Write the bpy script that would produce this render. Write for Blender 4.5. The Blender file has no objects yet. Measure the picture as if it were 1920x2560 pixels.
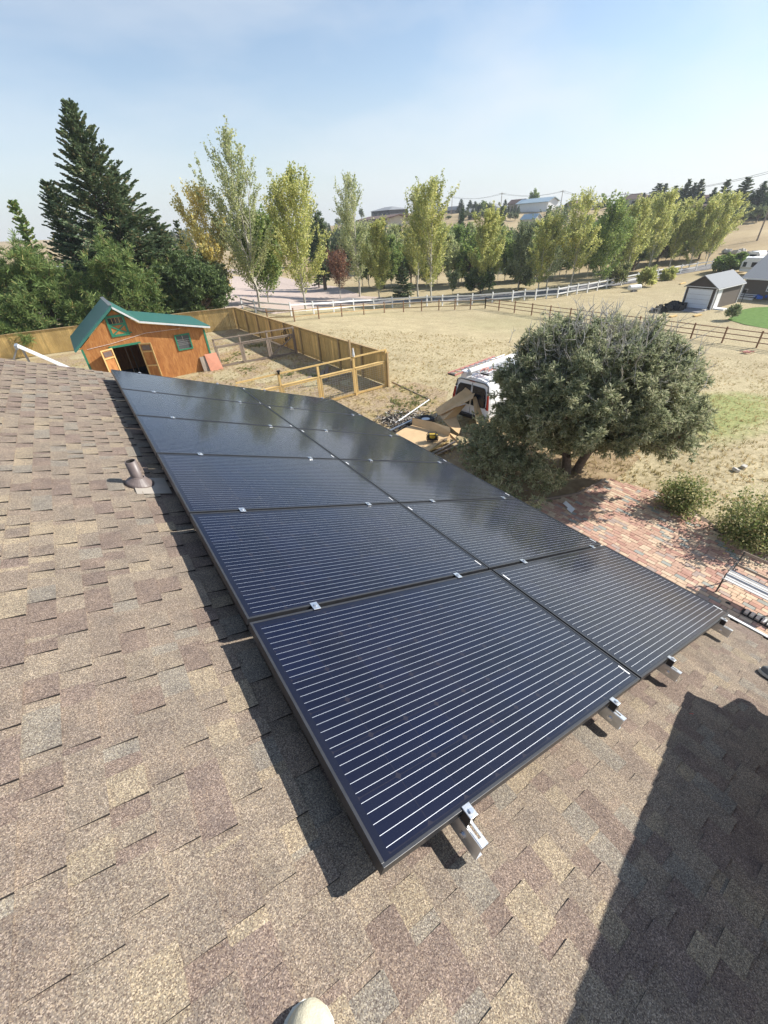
import bpy, bmesh, math, random
import numpy as np
from mathutils import Vector, Matrix
PI=math.pi
random.seed(7)
SC=bpy.context.scene; COL=SC.collection
D2R=math.radians
# ---- camera solved from the solar array's known panel size
RW=np.array([[0.820298,-0.569575,-0.051918],[-0.362717,-0.447891,-0.817209],[0.442208,0.689186,-0.573998]])
CAM=np.array([-0.13951,-0.33112,7.58011]); FPX=1035.0
def ray(x,y):
    d=RW.T@np.array([(x-960)/FPX,(y-1280)/FPX,1.0]); return d/np.linalg.norm(d)
def proj(P):
    q=RW@(np.array(P,float)-CAM); return np.array([960+FPX*q[0]/q[2],1280+FPX*q[1]/q[2]])
def sm(t):
    t=np.clip(t,0,1); return t*t*(3-2*t)
# ---- terrain
AZ_A=[-180,-60,8.5,18.2,21.8,25.9,29.8,36.5,41.3,48,55.7,57.5,60.2,68.5,79.3,93,101,180]
AZ_E=[-1,-2.3,-2.3,-1.35,-1.18,-.6,0,.26,.35,.47,.72,.3,-.1,-.1,0,.3,.3,-1]
AZ_R=[600,200,170,170,170,190,210,240,260,280,300,330,420,600,700,700,700,600]
def H(x,y):
    x=np.asarray(x,float);y=np.asarray(y,float)
    base=-2.0*sm((x-15)/22)
    dx=x-CAM[0];dy=y-CAM[1];r=np.hypot(dx,dy);a=np.degrees(np.arctan2(dy,dx))
    e=np.interp(a,AZ_A,AZ_E);rc=np.interp(a,AZ_A,AZ_R)
    zc=CAM[2]+rc*np.tan(np.radians(e))
    t=np.clip((r-95)/(rc-95),0,1); s=t**1.35*(1.0+.35*(1-t))
    b=.5*np.sin(a*.35+r*.02)*np.clip((r-95)/60,0,1)*np.clip((rc-r)/60,0,1)
    return base+(zc-base)*s+b-0.012*np.clip(r-rc,0,None)
def G(px,py,dz=0.0):
    d=ray(px,py);prev=t=2.0
    f=lambda t:(CAM+d*t)[2]-dz-float(H(*(CAM+d*t)[:2]))
    while t<2500 and f(t)>0: prev=t;t*=1.02
    a,b=prev,t
    for _ in range(40):
        m=(a+b)/2
        if f(m)>0:a=m
        else:b=m
    P=CAM+d*b; return Vector((P[0],P[1],P[2]))
def atY(px,py,Y):
    d=ray(px,py);return Vector(CAM+d*((Y-CAM[1])/d[1]))
def topz(X,Y,py):
    lo,hi=-5.,60.
    for _ in range(50):
        m=(lo+hi)/2
        if proj((X,Y,m))[1]>py: lo=m
        else: hi=m
    return m
def g(x,y): return Vector((x,y,float(H(x,y))))
# ---- mesh builder
class MB:
    def __init__(s): s.v=[];s.f=[];s.m=[]
    def box(s,c,d,rot=None,m=0,sides=None):
        R=rot if rot is not None else Matrix.Identity(3); c=Vector(c); b=len(s.v)
        for sx in(-.5,.5):
            for sy in(-.5,.5):
                for sz in(-.5,.5): s.v.append(c+R@Vector((sx*d[0],sy*d[1],sz*d[2])))
        for i,q in enumerate(((0,1,3,2),(4,6,7,5),(0,4,5,1),(2,3,7,6),(0,2,6,4),(1,5,7,3))):
            s.f.append(tuple(b+k for k in q)); s.m.append(m if sides is None else sides[i])
        return s
    def bar(s,p,q,w,h,up=(0,0,1),m=0,ext=0):
        p=Vector(p);q=Vector(q);x=(q-p);L=x.length;x.normalize();u=Vector(up)
        y=u.cross(x)
        if y.length<1e-4:y=Vector((0,1,0)).cross(x)
        y.normalize();z=x.cross(y)
        R=Matrix((x,y,z)).transposed(); return s.box((p+q)/2,(L+2*ext,w,h),R,m)
    def tube(s,p,q,r0,r1=None,n=8,m=0,caps=True):
        r1=r0 if r1 is None else r1
        p=Vector(p);q=Vector(q);x=(q-p).normalized();u=Vector((0,0,1)) if abs(x.z)<.9 else Vector((1,0,0))
        y=x.cross(u).normalized();z=x.cross(y);b=len(s.v)
        for c,r in((p,r0),(q,r1)):
            for i in range(n):
                a=2*PI*i/n; s.v.append(c+y*(r*math.cos(a))+z*(r*math.sin(a)))
        for i in range(n):
            j=(i+1)%n; s.f.append((b+i,b+j,b+n+j,b+n+i));s.m.append(m)
        if caps:
            s.f.append(tuple(b+i for i in range(n))[::-1]);s.m.append(m)
            s.f.append(tuple(b+n+i for i in range(n)));s.m.append(m)
        return s
    def path(s,pts,r,n=6,m=0):
        R=r if isinstance(r,(list,tuple)) else [r]*len(pts)
        pts=[Vector(p) for p in pts];b=len(s.v)
        for k,p in enumerate(pts):
            x=(pts[min(k+1,len(pts)-1)]-pts[max(k-1,0)]).normalized();u=Vector((0,0,1)) if abs(x.z)<.9 else Vector((1,0,0))
            y=x.cross(u).normalized();z=x.cross(y)
            for i in range(n):
                a=2*PI*i/n;s.v.append(p+y*(R[k]*math.cos(a))+z*(R[k]*math.sin(a)))
        for k in range(len(pts)-1):
            for i in range(n):
                j=(i+1)%n;s.f.append((b+k*n+i,b+k*n+j,b+(k+1)*n+j,b+(k+1)*n+i));s.m.append(m)
        return s
    def poly(s,pts,m=0):
        b=len(s.v);s.v+= [Vector(p) for p in pts];s.f.append(tuple(range(b,b+len(pts))));s.m.append(m);return s
    def prism(s,pts,off,m=0,mc=None):       # polygon extruded by vector off
        b=len(s.v);n=len(pts);off=Vector(off)
        s.v+=[Vector(p) for p in pts];s.v+=[Vector(p)+off for p in pts]
        s.f.append(tuple(range(b,b+n))[::-1]);s.f.append(tuple(range(b+n,b+2*n)));s.m+=[m if mc is None else mc]*2
        for i in range(n):
            j=(i+1)%n;s.f.append((b+i,b+j,b+n+j,b+n+i));s.m.append(m)
        return s
    def build(s,name,mats,parent=None,local=False,smooth=False,bevel=0):
        if not isinstance(mats,(list,tuple)):mats=[mats]
        me=bpy.data.meshes.new(name);o0=Vector((0,0,0))
        if parent is not None and not local:
            o0=parent.location.copy(); pp=parent.parent
            while pp is not None: o0+=pp.location; pp=pp.parent
        me.from_pydata([v-o0 for v in s.v],[],s.f)
        for mt in mats: me.materials.append(mt)
        me.polygons.foreach_set('material_index',s.m)
        if smooth: me.polygons.foreach_set('use_smooth',[True]*len(s.f))
        me.update(); bm=bmesh.new();bm.from_mesh(me);bmesh.ops.recalc_face_normals(bm,faces=bm.faces)
        bm.to_mesh(me);bm.free()
        o=bpy.data.objects.new(name,me);COL.objects.link(o)
        if parent is not None:o.parent=parent
        if bevel:
            b=o.modifiers.new('b','BEVEL');b.width=bevel;b.segments=2;b.limit_method='ANGLE'
        return o
def thing(name,label,cat,loc=(0,0,0),group=None,rot=None):
    o=bpy.data.objects.new(name,None);COL.objects.link(o);o.location=loc
    if rot is not None:o.rotation_euler=rot
    return tag(o,label,cat,group)
def tag(o,label,cat,group=None,kind=None):
    o['label']=label;o['category']=cat
    if group:o['group']=group
    if kind:o['kind']=kind
    return o
def structure(o): o['kind']='structure';return o
def copytree(o,parent=None,loc=None):
    c=o.copy();COL.objects.link(c);c.parent=parent
    if loc is not None:c.location=loc
    for ch in o.children: copytree(ch,c)
    return c
# ---- materials
class NB:
    def __init__(s,name):
        s.mat=bpy.data.materials.new(name);s.mat.use_nodes=True;s.t=s.mat.node_tree;s.p=s.t.nodes['Principled BSDF']
        s.co=s.t.nodes.new('ShaderNodeTexCoord').outputs['Object']
    def n(s,ty,**k):
        n=s.t.nodes.new(ty)
        for a,b in k.items():setattr(n,a,b)
        return n
    def L(s,a,b):s.t.links.new(a,b)
    def inp(s,sock,v):
        if hasattr(v,'type') and hasattr(v,'links'):s.L(v,sock)
        elif isinstance(v,(tuple,list)) and len(v)==3 and sock.type=='RGBA':sock.default_value=(*v,1)
        else:sock.default_value=v
    def noise(s,scale,detail=4,rough=.55,vec=None,dist=0,out='Fac'):
        n=s.n('ShaderNodeTexNoise');s.L(vec or s.co,n.inputs['Vector']);n.inputs['Scale'].default_value=scale
        n.inputs['Detail'].default_value=detail;n.inputs['Roughness'].default_value=rough;n.inputs['Distortion'].default_value=dist
        return n.outputs[out]
    def vor(s,scale,vec=None,out='Color',rnd=1,feature='F1'):
        n=s.n('ShaderNodeTexVoronoi',feature=feature);s.L(vec or s.co,n.inputs['Vector']);n.inputs['Scale'].default_value=scale
        n.inputs['Randomness'].default_value=rnd;return n.outputs[out]
    def mp(s,scale=(1,1,1),rot=(0,0,0),vec=None):
        n=s.n('ShaderNodeMapping');s.L(vec or s.co,n.inputs['Vector']);n.inputs['Scale'].default_value=scale;n.inputs['Rotation'].default_value=rot
        return n.outputs[0]
    def ramp(s,f,stops,const=False):
        n=s.n('ShaderNodeValToRGB');s.L(f,n.inputs[0]);e=n.color_ramp.elements
        if const:n.color_ramp.interpolation='CONSTANT'
        while len(e)<len(stops):e.new(.5)
        for i,(p,c) in enumerate(stops):
            e[i].position=p;e[i].color=(*c,1) if len(c)==3 else c
        return n.outputs[0]
    def mix(s,f,a,b,mode='MIX'):
        n=s.n('ShaderNodeMix',data_type='RGBA',blend_type=mode);s.inp(n.inputs[0],f);s.inp(n.inputs[6],a);s.inp(n.inputs[7],b);return n.outputs[2]
    def math(s,op,a,b=None,c=None):
        n=s.n('ShaderNodeMath',operation=op);s.inp(n.inputs[0],a)
        if b is not None:s.inp(n.inputs[1],b)
        if c is not None:s.inp(n.inputs[2],c)
        return n.outputs[0]
    def xyz(s,vec=None):
        n=s.n('ShaderNodeSeparateXYZ');s.L(vec or s.co,n.inputs[0]);return n.outputs
    def rnd(s): return s.n('ShaderNodeNewGeometry').outputs['Random Per Island']
    def bump(s,h,strength=.3,dist=.01):
        n=s.n('ShaderNodeBump');s.L(h,n.inputs['Height']);n.inputs['Strength'].default_value=strength;n.inputs['Distance'].default_value=dist
        s.L(n.outputs[0],s.p.inputs['Normal']);return s
    def fin(s,col,rough=.7,metal=0,spec=None):
        s.inp(s.p.inputs['Base Color'],col);s.inp(s.p.inputs['Roughness'],rough);s.inp(s.p.inputs['Metallic'],metal)
        if spec is not None:s.p.inputs['Specular IOR Level'].default_value=spec
        return s.mat
def simple(name,c,rough=.6,metal=0,var=.25,scale=6,bump=0,spec=None):
    b=NB(name);f=b.noise(scale,5)
    col=b.mix(b.ramp(f,[(.3,(0,0,0)),(.7,(1,1,1))]),tuple(x*(1-var) for x in c),tuple(min(1,x*(1+var)) for x in c))
    if bump:b.bump(b.noise(scale*6,4),bump,.01)
    return b.fin(col,rough,metal,spec)
def wood(name,a,c2,axis_scale=(18,18,1.2),isl=.5,rough=.75):
    b=NB(name);f=b.noise(3,5,.6,vec=b.mp(axis_scale),dist=.6);r=b.rnd()
    col=b.mix(b.ramp(f,[(.3,(0,0,0)),(.72,(1,1,1))]),a,c2)
    dark=b.ramp(r,[(0,(1-isl,)*3),(1,(1.0,)*3)])
    col=b.mix(1,col,dark,'MULTIPLY');big=b.noise(.9,3)
    col=b.mix(b.ramp(big,[(.45,(0,0,0)),(.75,(.5,)*3)]),col,(a[0]*.55,a[1]*.55,a[2]*.6))
    b.bump(f,.3,.004);return b.fin(col,rough)
# ================================================= materials
m={}
b=NB('asphalt_shingle'); r=b.rnd()
base=b.ramp(r,[(0,(.212,.184,.155)),(.2,(.202,.172,.146)),(.36,(.176,.144,.127)),(.5,(.218,.190,.158)),(.66,(.250,.217,.170)),(.74,(.204,.190,.168)),(.85,(.208,.176,.150)),(.94,(.182,.149,.133))],True)
vc=b.xyz(b.vor(400))
spk=b.ramp(vc[0],[(0,(.46,.41,.40)),(.22,(.78,.68,.63)),(.45,(1.02,1.0,.97)),(.68,(1.18,1.12,1.0)),(.84,(1.60,1.47,1.22)),(.95,(2.05,1.95,1.82))])
col=b.mix(1,base,spk,'MULTIPLY')
blot=b.noise(9,4);col=b.mix(1,col,b.ramp(blot,[(.3,(.82,.82,.84)),(.7,(1.14,1.12,1.08))]),'MULTIPLY')
b.bump(vc[1],.55,.003);m['shingle']=b.fin(col,.95,0,.25)
m['shingle_edge']=simple('shingle_cut_edge',(.028,.024,.022),.95)
# solar glass: panel local coords x 0..1.66, y 0..1.0
b=NB('solar_cells');X,Y,Z=b.xyz()
def frac(v,off,per): return b.math('FRACT',b.math('DIVIDE',b.math('SUBTRACT',v,off),per))
def near(v,off,per,w):   # 1 where |v-(off+k per)|<w
    f=frac(v,off-per/2,per); d=b.math('MULTIPLY',b.math('ABSOLUTE',b.math('SUBTRACT',f,.5)),per); return d
dbus=near(Y,.036,.032,0); bus=b.math('LESS_THAN',dbus,.0006)
inx=b.math('LESS_THAN',b.math('ABSOLUTE',b.math('SUBTRACT',X,.83)),.795)
iny=b.math('LESS_THAN',b.math('ABSOLUTE',b.math('SUBTRACT',Y,.5)),.481)
bus=b.math('MULTIPLY',b.math('MULTIPLY',bus,inx),iny)
dx=near(X,.03,.16,0);dy=near(Y,.02,.16,0)
gap=b.math('MAXIMUM',b.math('LESS_THAN',dx,.0011),b.math('LESS_THAN',dy,.0012))
dia=b.math('LESS_THAN',b.math('ADD',dx,dy),.0125)
inside=b.math('MULTIPLY',inx,iny)
cid=b.n('ShaderNodeCombineXYZ');b.L(b.math('FLOOR',b.math('DIVIDE',b.math('SUBTRACT',X,.03),.16)),cid.inputs[0]);b.L(b.math('FLOOR',b.math('DIVIDE',b.math('SUBTRACT',Y,.02),.16)),cid.inputs[1])
wn=b.n('ShaderNodeTexWhiteNoise');b.L(cid.outputs[0],wn.inputs['Vector'])
cell=b.mix(wn.outputs['Value'],(.0008,.0022,.0135),(.0016,.0036,.0200))
col=b.mix(b.math('MULTIPLY',gap,inside),cell,(.013,.012,.022))
col=b.mix(b.math('MULTIPLY',dia,inside),col,(.018,.016,.026))
col=b.mix(inside,(.0035,.005,.016),col)
col=b.mix(bus,col,(.93,.94,.96))
dust=b.noise(7,5);col=b.mix(b.ramp(dust,[(.5,(0,0,0)),(.8,(.012,)*3)]),col,(.35,.33,.3))
b.fin(col,b.math('MULTIPLY_ADD',bus,-.12,.6),b.math('MULTIPLY',bus,.88));b.p.inputs['Specular IOR Level'].default_value=.1
b.p.inputs['Coat Weight'].default_value=1;b.p.inputs['Coat IOR'].default_value=1.38;b.p.inputs['Coat Roughness'].default_value=.085
m['cells']=b.mat
m['frame']=simple('black_anodised_frame',(.030,.031,.035),.36,.0,.2,20,0,.5)
m['galv']=simple('galvanised_steel',(.62,.63,.64),.32,.85,.18,30,.05)
m['clampblack']=simple('black_clamp',(.015,.015,.017),.45)
m['silver']=simple('bright_aluminium',(.75,.76,.78),.25,.9,.1,60)
m['sticker']=simple('white_sticker',(.8,.8,.8),.5,0,.03)
m['white']=simple('white_paint',(.78,.78,.77),.5,0,.06,3)
m['whitemetal']=simple('white_painted_steel',(.8,.81,.82),.25,0,.03,2,0,.6)
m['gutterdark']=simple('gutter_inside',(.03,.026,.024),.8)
m['pipe']=simple('taupe_vent_paint',(.15,.118,.108),.45,0,.15,25)
m['siding']=simple('tan_siding',(.35,.30,.24),.8,0,.06,2)
m['fence']=wood('golden_stained_cedar',(.52,.33,.10),(.84,.60,.25),isl=.35)
m['fencecap']=wood('weathered_cedar_cap',(.40,.27,.13),(.58,.42,.22),isl=.2)
m['pine']=wood('new_pine_lumber',(.60,.38,.12),(.82,.60,.27),isl=.15)
m['oldwood']=wood('grey_weathered_wood',(.25,.19,.145),(.40,.32,.25),isl=.3)
m['post']=wood('brown_fence_rail',(.20,.105,.055),(.32,.18,.10),isl=.2)
m['railtan']=wood('tan_fence_rail',(.40,.27,.13),(.52,.38,.20),isl=.2)
b=NB('orange_plywood');f=b.noise(2.2,6,.65,vec=b.mp((3,3,.7)),dist=1.2)
col=b.ramp(f,[(.25,(.26,.095,.028)),(.5,(.42,.17,.045)),(.68,(.53,.25,.08)),(.85,(.66,.42,.19))]);b.bump(f,.15,.004);m['ply']=b.fin(col,.7)
m['green']=simple('green_trim_paint',(.028,.20,.115),.5,0,.12,8)
m['greenroof']=simple('green_metal_roof',(.05,.175,.15),.34,.1,.08,4)
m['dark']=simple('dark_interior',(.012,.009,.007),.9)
m['glass']=simple('dark_window_glass',(.02,.024,.03),.06,0,.1,3,0,.8)
m['whiteroof']=simple('white_metal_sheet',(.72,.74,.74),.3,.1,.05,4)
m['pinkboard']=simple('salmon_foam_board',(.62,.27,.17),.8,0,.06,5)
m['card']=simple('cardboard',(.62,.43,.235),.85,0,.08,4)
m['carddark']=simple('cardboard_flute_edge',(.30,.19,.09),.9)
m['black']=simple('black_rubber',(.012,.012,.013),.7)
m['blackp']=simple('black_plastic',(.018,.018,.02),.4)
m['yellow']=simple('yellow_plastic',(.62,.42,.045),.4)
m['vanw']=simple('white_van_paint',(.80,.81,.83),.14,0,.02,2,0,.6)
m['vanglass']=simple('tinted_glass',(.006,.012,.022),.05,0,.1,2,0,.35)
m['red']=simple('red_tail_lamp',(.35,.015,.012),.2)
m['orangel']=simple('orange_fibreglass',(.56,.25,.20),.45,0,.1,10)
m['alu']=simple('ladder_aluminium',(.55,.56,.57),.35,.7,.1,20)
m['taupe']=simple('taupe_siding',(.125,.105,.085),.8,0,.06,4)
m['taupeD']=simple('dark_taupe_siding',(.07,.055,.045),.8,0,.06,4)
m['greyroof']=simple('grey_shingle_roof',(.24,.25,.26),.85,0,.15,25)
m['brownroof']=simple('brown_roof',(.14,.085,.065),.85,0,.15,15)
m['blueroof']=simple('pale_blue_metal_roof',(.42,.52,.56),.4,.2,.05,3)
m['garagewhite']=simple('white_garage_door',(.74,.76,.80),.5,0,.03,2)
m['cream']=simple('cream_stucco',(.50,.46,.38),.8,0,.06,2)
m['tanwall']=simple('tan_wall',(.33,.27,.21),.8,0,.06,2)
m['blue']=simple('blue_tarp',(.02,.10,.45),.5)
m['scrap']=simple('black_scrap',(.018,.016,.015),.8,0,.4,8)
m['stone']=simple('pale_stone',(.50,.46,.40),.9,0,.25,9,.4)
m['bark']=simple('grey_brown_bark',(.16,.12,.09),.95,0,.35,14,.6)
m['palebark']=simple('pale_poplar_bark',(.46,.43,.36),.9,0,.3,9,.3)
m['twig']=simple('silvery_dead_twig',(.46,.43,.38),.9,0,.2,20)
m['jeans']=simple('dusty_blue_jeans',(.07,.09,.13),.9,0,.15,30)
m['shirt']=simple('grey_work_shirt',(.22,.22,.22),.9,0,.1,20)
m['skin']=simple('skin',(.50,.30,.22),.55,0,.05,10)
m['hair']=simple('brown_hair',(.05,.03,.02),.7)
m['boot']=simple('pale_canvas_boot',(.56,.51,.37),.85,0,.14,30,.3)
m['boot2']=simple('grey_work_shoe',(.16,.165,.16),.8,0,.2,40,.3)
m['sole']=simple('off_white_sole',(.62,.60,.52),.7,0,.08,20)
m['dirt']=simple('bare_dirt',(.34,.25,.17),.95,0,.25,5,.5)
def leafmat(name,stops,trans=.35,rough=.55,spec=.3):
    b=NB(name);r=b.rnd();col=b.ramp(r,stops)
    big=b.noise(.55,3);col=b.mix(1,col,b.ramp(big,[(.3,(.72,.78,.72)),(.7,(1.2,1.15,1.1))]),'MULTIPLY')
    b.fin(col,rough,0,spec)
    tr=b.n('ShaderNodeBsdfTranslucent');b.L(col,tr.inputs[0]);mx=b.n('ShaderNodeMixShader');mx.inputs[0].default_value=trans
    out=b.t.nodes['Material Output'];b.L(b.p.outputs[0],mx.inputs[1]);b.L(tr.outputs[0],mx.inputs[2]);b.L(mx.outputs[0],out.inputs[0]);return b.mat
m['lf_poplar']=leafmat('poplar_leaves',[(0,(.28,.33,.10)),(.35,(.44,.47,.16)),(.7,(.60,.59,.22)),(1,(.76,.72,.34))],.5)
m['lf_green']=leafmat('green_poplar_leaves',[(0,(0.135,0.216,0.068)),(.5,(0.257,0.351,0.108)),(1,(0.459,0.499,0.176))],.45)
m['lf_pale']=leafmat('pale_thin_poplar_leaves',[(0,(0.293,0.342,0.171)),(.5,(0.464,0.500,0.244)),(1,(0.659,0.659,0.366))],.5)
m['lf_yellow']=leafmat('yellow_leaves',[(0,(.72,.56,.17)),(.5,(.82,.70,.27)),(1,(.82,.76,.42))],.6)
m['lf_plum']=leafmat('purple_plum_leaves',[(0,(0.187,0.088,0.066)),(.5,(0.308,0.154,0.099)),(1,(0.418,0.242,0.143))],.35)
m['lf_grey']=leafmat('grey_green_leaves',[(0,(0.156,0.202,0.111)),(.5,(0.260,0.305,0.163)),(1,(0.390,0.416,0.234))],.4)
m['nd_spruce']=leafmat('dark_spruce_needles',[(0,(0.070,0.116,0.062)),(.5,(0.132,0.186,0.093)),(.88,(0.209,0.256,0.132)),(1,(0.341,0.248,0.139))],.25)
m['nd_pine']=leafmat('pine_needles',[(0,(0.106,0.169,0.062)),(.5,(0.188,0.269,0.088)),(.9,(0.288,0.362,0.125)),(1,(0.500,0.375,0.163))],.3)
m['nd_jun']=leafmat('juniper_needles',[(0,(0.068,0.108,0.045)),(.5,(0.121,0.176,0.065)),(1,(0.203,0.257,0.101))],.2)
m['nd_pinyon']=leafmat('pinyon_needles',[(0,(.18,.21,.12)),(.4,(.31,.34,.205)),(.8,(.44,.45,.295)),(1,(.60,.57,.41))],.45)
m['lf_shrub']=leafmat('shrub_leaves',[(0,(.12,.17,.06)),(.45,(.23,.28,.10)),(.75,(.44,.42,.19)),(1,(.72,.62,.36))],.45)
m['grassb']=leafmat('dry_grass_blades',[(0,(0.330,0.242,0.121)),(.6,(0.528,0.407,0.209)),(.85,(0.638,0.517,0.286)),(1,(0.220,0.253,0.088))],.3)
m['weed']=leafmat('green_weed_leaves',[(0,(.16,.20,.07)),(.6,(.27,.29,.12)),(1,(.42,.38,.20))],.4)
# ground
b=NB('dry_pasture');P=b.co;X,Y,Z=b.xyz()
n1=b.noise(.05,5);n2=b.noise(.6,6,.6);n3=b.noise(5,6,.75,vec=b.mp((1,1.6,1)));n4=b.noise(22,4,.7)
c=b.mix(b.ramp(n2,[(.35,(0,0,0)),(.65,(1,1,1))]),(.41,.335,.205),(.53,.445,.275))
c=b.mix(b.ramp(n3,[(.42,(.7,)*3),(.56,(0,0,0))]),c,(.24,.20,.11))  # dark speckles painted in for the small shadows of grass tufts
c=b.mix(b.ramp(n1,[(.5,(0,0,0)),(.7,(.45,)*3)]),c,(.32,.30,.155))
c=b.mix(b.ramp(n4,[(.52,(0,0,0)),(.8,(.6,)*3)]),c,(.60,.50,.30))
# greener mown strip on the east side
ex=b.math('DIVIDE',b.math('SUBTRACT',X,23.5),7.5);ey=b.math('DIVIDE',b.math('SUBTRACT',Y,6.3),2.6)
el=b.math('ADD',b.math('MULTIPLY',ex,ex),b.math('MULTIPLY',ey,ey))
el=b.math('SUBTRACT',b.math('ADD',el,b.math('MULTIPLY',n2,1.6)),.8)
c=b.mix(b.ramp(el,[(.35,(.9,)*3),(1.0,(0,0,0))]),c,b.mix(b.ramp(n3,[(.4,(0,0,0)),(.6,(1,1,1))]),(.15,.19,.06),(.32,.32,.12)))
# distant slopes: streaky browns
rr=b.math('SQRT',b.math('ADD',b.math('MULTIPLY',X,X),b.math('MULTIPLY',Y,Y)))
far=b.ramp(b.math('DIVIDE',rr,300),[(.22,(0,0,0)),(.38,(1,1,1))])
sn=b.noise(.035,6,.6,vec=b.mp((1,2.2,1),(0,0,.6)))
fc=b.ramp(sn,[(.3,(.24,.18,.105)),(.5,(.38,.29,.165)),(.7,(.50,.40,.235))])
c=b.mix(far,c,fc)
b.bump(n3,.6,.06);m['ground']=b.fin(c,.95,0,.15)
b=NB('yard_soil');n2=b.noise(1.1,6,.65);n3=b.noise(7,6,.7)
c=b.ramp(n2,[(.3,(.30,.215,.14)),(.48,(.43,.33,.215)),(.6,(.40,.31,.15)),(.75,(.24,.225,.09))])
c=b.mix(b.ramp(n3,[(.42,(.7,)*3),(.55,(0,0,0))]),c,(.16,.115,.06));c=b.mix(b.ramp(b.noise(20,3),[(.55,(0,0,0)),(.75,(.6,)*3)]),c,(.60,.48,.28))
b.bump(n3,.6,.05);m['soil']=b.fin(c,.95,0,.15)
b=NB('tree_litter');n2=b.noise(2,6,.65);c=b.ramp(n2,[(.3,(.21,.145,.085)),(.55,(.35,.26,.155)),(.75,(.46,.37,.23))]);b.bump(b.noise(18,5),.6,.03);m['litter']=b.fin(c,.95,0,.15)
b=NB('mown_lawn');c=b.ramp(b.noise(3,5),[(.3,(.085,.16,.035)),(.7,(.15,.24,.06))]);b.bump(b.noise(40,3),.5,.03);m['lawn']=b.fin(c,.9,0,.15)
b=NB('gravel_drive');c=b.ramp(b.noise(2.5,6,.7),[(.3,(.40,.315,.27)),(.6,(.52,.425,.365)),(.8,(.58,.49,.42))]);m['gravel']=b.fin(c,.95,0,.15)
b=NB('asphalt_road');c=b.ramp(b.noise(1.5,6,.7),[(.3,(.19,.185,.19)),(.7,(.26,.25,.25))]);m['road']=b.fin(c,.9,0,.2)
# bricks: random per island colour
b=NB('clay_paver');r=b.rnd()
c=b.ramp(r,[(0,(.52,.34,.25)),(.25,(.60,.44,.31)),(.45,(.45,.26,.20)),(.6,(.63,.49,.35)),(.75,(.51,.31,.24)),(.87,(.42,.33,.28)),(.94,(.34,.34,.30))],True)
c=b.mix(1,c,b.ramp(b.noise(14,5,.7),[(.3,(.78,)*3),(.7,(1.12,)*3)]),'MULTIPLY');b.bump(b.noise(60,3),.3,.004);m['brick']=b.fin(c,.9,0,.2)
m['joint']=simple('sandy_joint',(.12,.09,.065),.95,0,.3,9)

m['benchpaint']=simple('weathered_bench_slats',(.55,.54,.52),.7,0,.12,8)

m['darkgrey']=simple('dark_grey_siding',(.085,.085,.09),.8,0,.06,4)
# ================================================= ground sheets
def terrain():
    th=np.radians(np.concatenate([np.arange(-20,112,.75),np.arange(112,340,6)]))
    r=[.5];
    while r[-1]<3500:r.append(r[-1]*1.045+.15)
    r=np.array(r);T,Rr=np.meshgrid(th,r,indexing='ij')
    X=CAM[0]+Rr*np.cos(T);Y=CAM[1]+Rr*np.sin(T);Zz=H(X,Y);Zz=Zz+.03*np.sin(X*1.7)*np.sin(Y*1.3)*(Rr>24)*(Rr<90)
    a,bq=T.shape;v=np.stack([X,Y,Zz],-1).reshape(-1,3).tolist();v.append((CAM[0],CAM[1],0));f=[]
    for i in range(a):
        j=(i+1)%a
        for k in range(bq-1):f.append((i*bq+k,i*bq+k+1,j*bq+k+1,j*bq+k))
        f.append((a*bq,i*bq,j*bq))
    me=bpy.data.meshes.new('ground');me.from_pydata(v,[],f);me.materials.append(m['ground']);me.polygons.foreach_set('use_smooth',[True]*len(f));me.update()
    o=bpy.data.objects.new('ground',me);COL.objects.link(o);structure(o)
terrain()
def inpoly(x,y,P):
    c=False;n=len(P);j=n-1
    for i in range(n):
        if (P[i][1]>y)!=(P[j][1]>y) and x<(P[j][0]-P[i][0])*(y-P[i][1])/(P[j][1]-P[i][1])+P[i][0]:c=not c
        j=i
    return c
def patch(name,P,mat,off,step=.5,jag=0.0):     # a draped sheet clipped to polygon P (world xy)
    P=[(p[0],p[1]) for p in P]
    if jag:
        Q=[]
        for i in range(len(P)):
            a=P[i];b_=P[(i+1)%len(P)];L=math.dist(a,b_);n=max(1,int(L/(step*1.2)))
            for k in range(n):
                t=k/n;Q.append((a[0]+(b_[0]-a[0])*t+random.uniform(-jag,jag),a[1]+(b_[1]-a[1])*t+random.uniform(-jag,jag)))
        P=Q
    bm=bmesh.new();vs=[bm.verts.new((x,y,0)) for x,y in P];bm.faces.new(vs)
    xs=[p[0] for p in P];ys=[p[1] for p in P]
    for ax,lo,hi in ((0,min(xs),max(xs)),(1,min(ys),max(ys))):
        k=math.floor(lo/step)+1
        while k*step<hi:
            co=(k*step,0,0) if ax==0 else (0,k*step,0);no=(1,0,0) if ax==0 else (0,1,0)
            bmesh.ops.bisect_plane(bm,geom=bm.verts[:]+bm.edges[:]+bm.faces[:],plane_co=co,plane_no=no);k+=1
    for v in bm.verts:v.co.z=float(H(v.co.x,v.co.y))+off
    bmesh.ops.recalc_face_normals(bm,faces=bm.faces)
    for f in bm.faces:
        if f.normal.z<0:f.normal_flip()
    me=bpy.data.meshes.new(name);bm.to_mesh(me);bm.free();me.materials.append(mat)
    o=bpy.data.objects.new(name,me);COL.objects.link(o);return structure(o)
patch('yard_ground',[(-9,9),(4.2,7.5),(8.8,7.5),(9.6,9),(11,12),(14.5,16),(14.2,18.4),(12.9,18.7),(12.35,41.8),(-9,45)],m['soil'],.004,2,.25)
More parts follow.
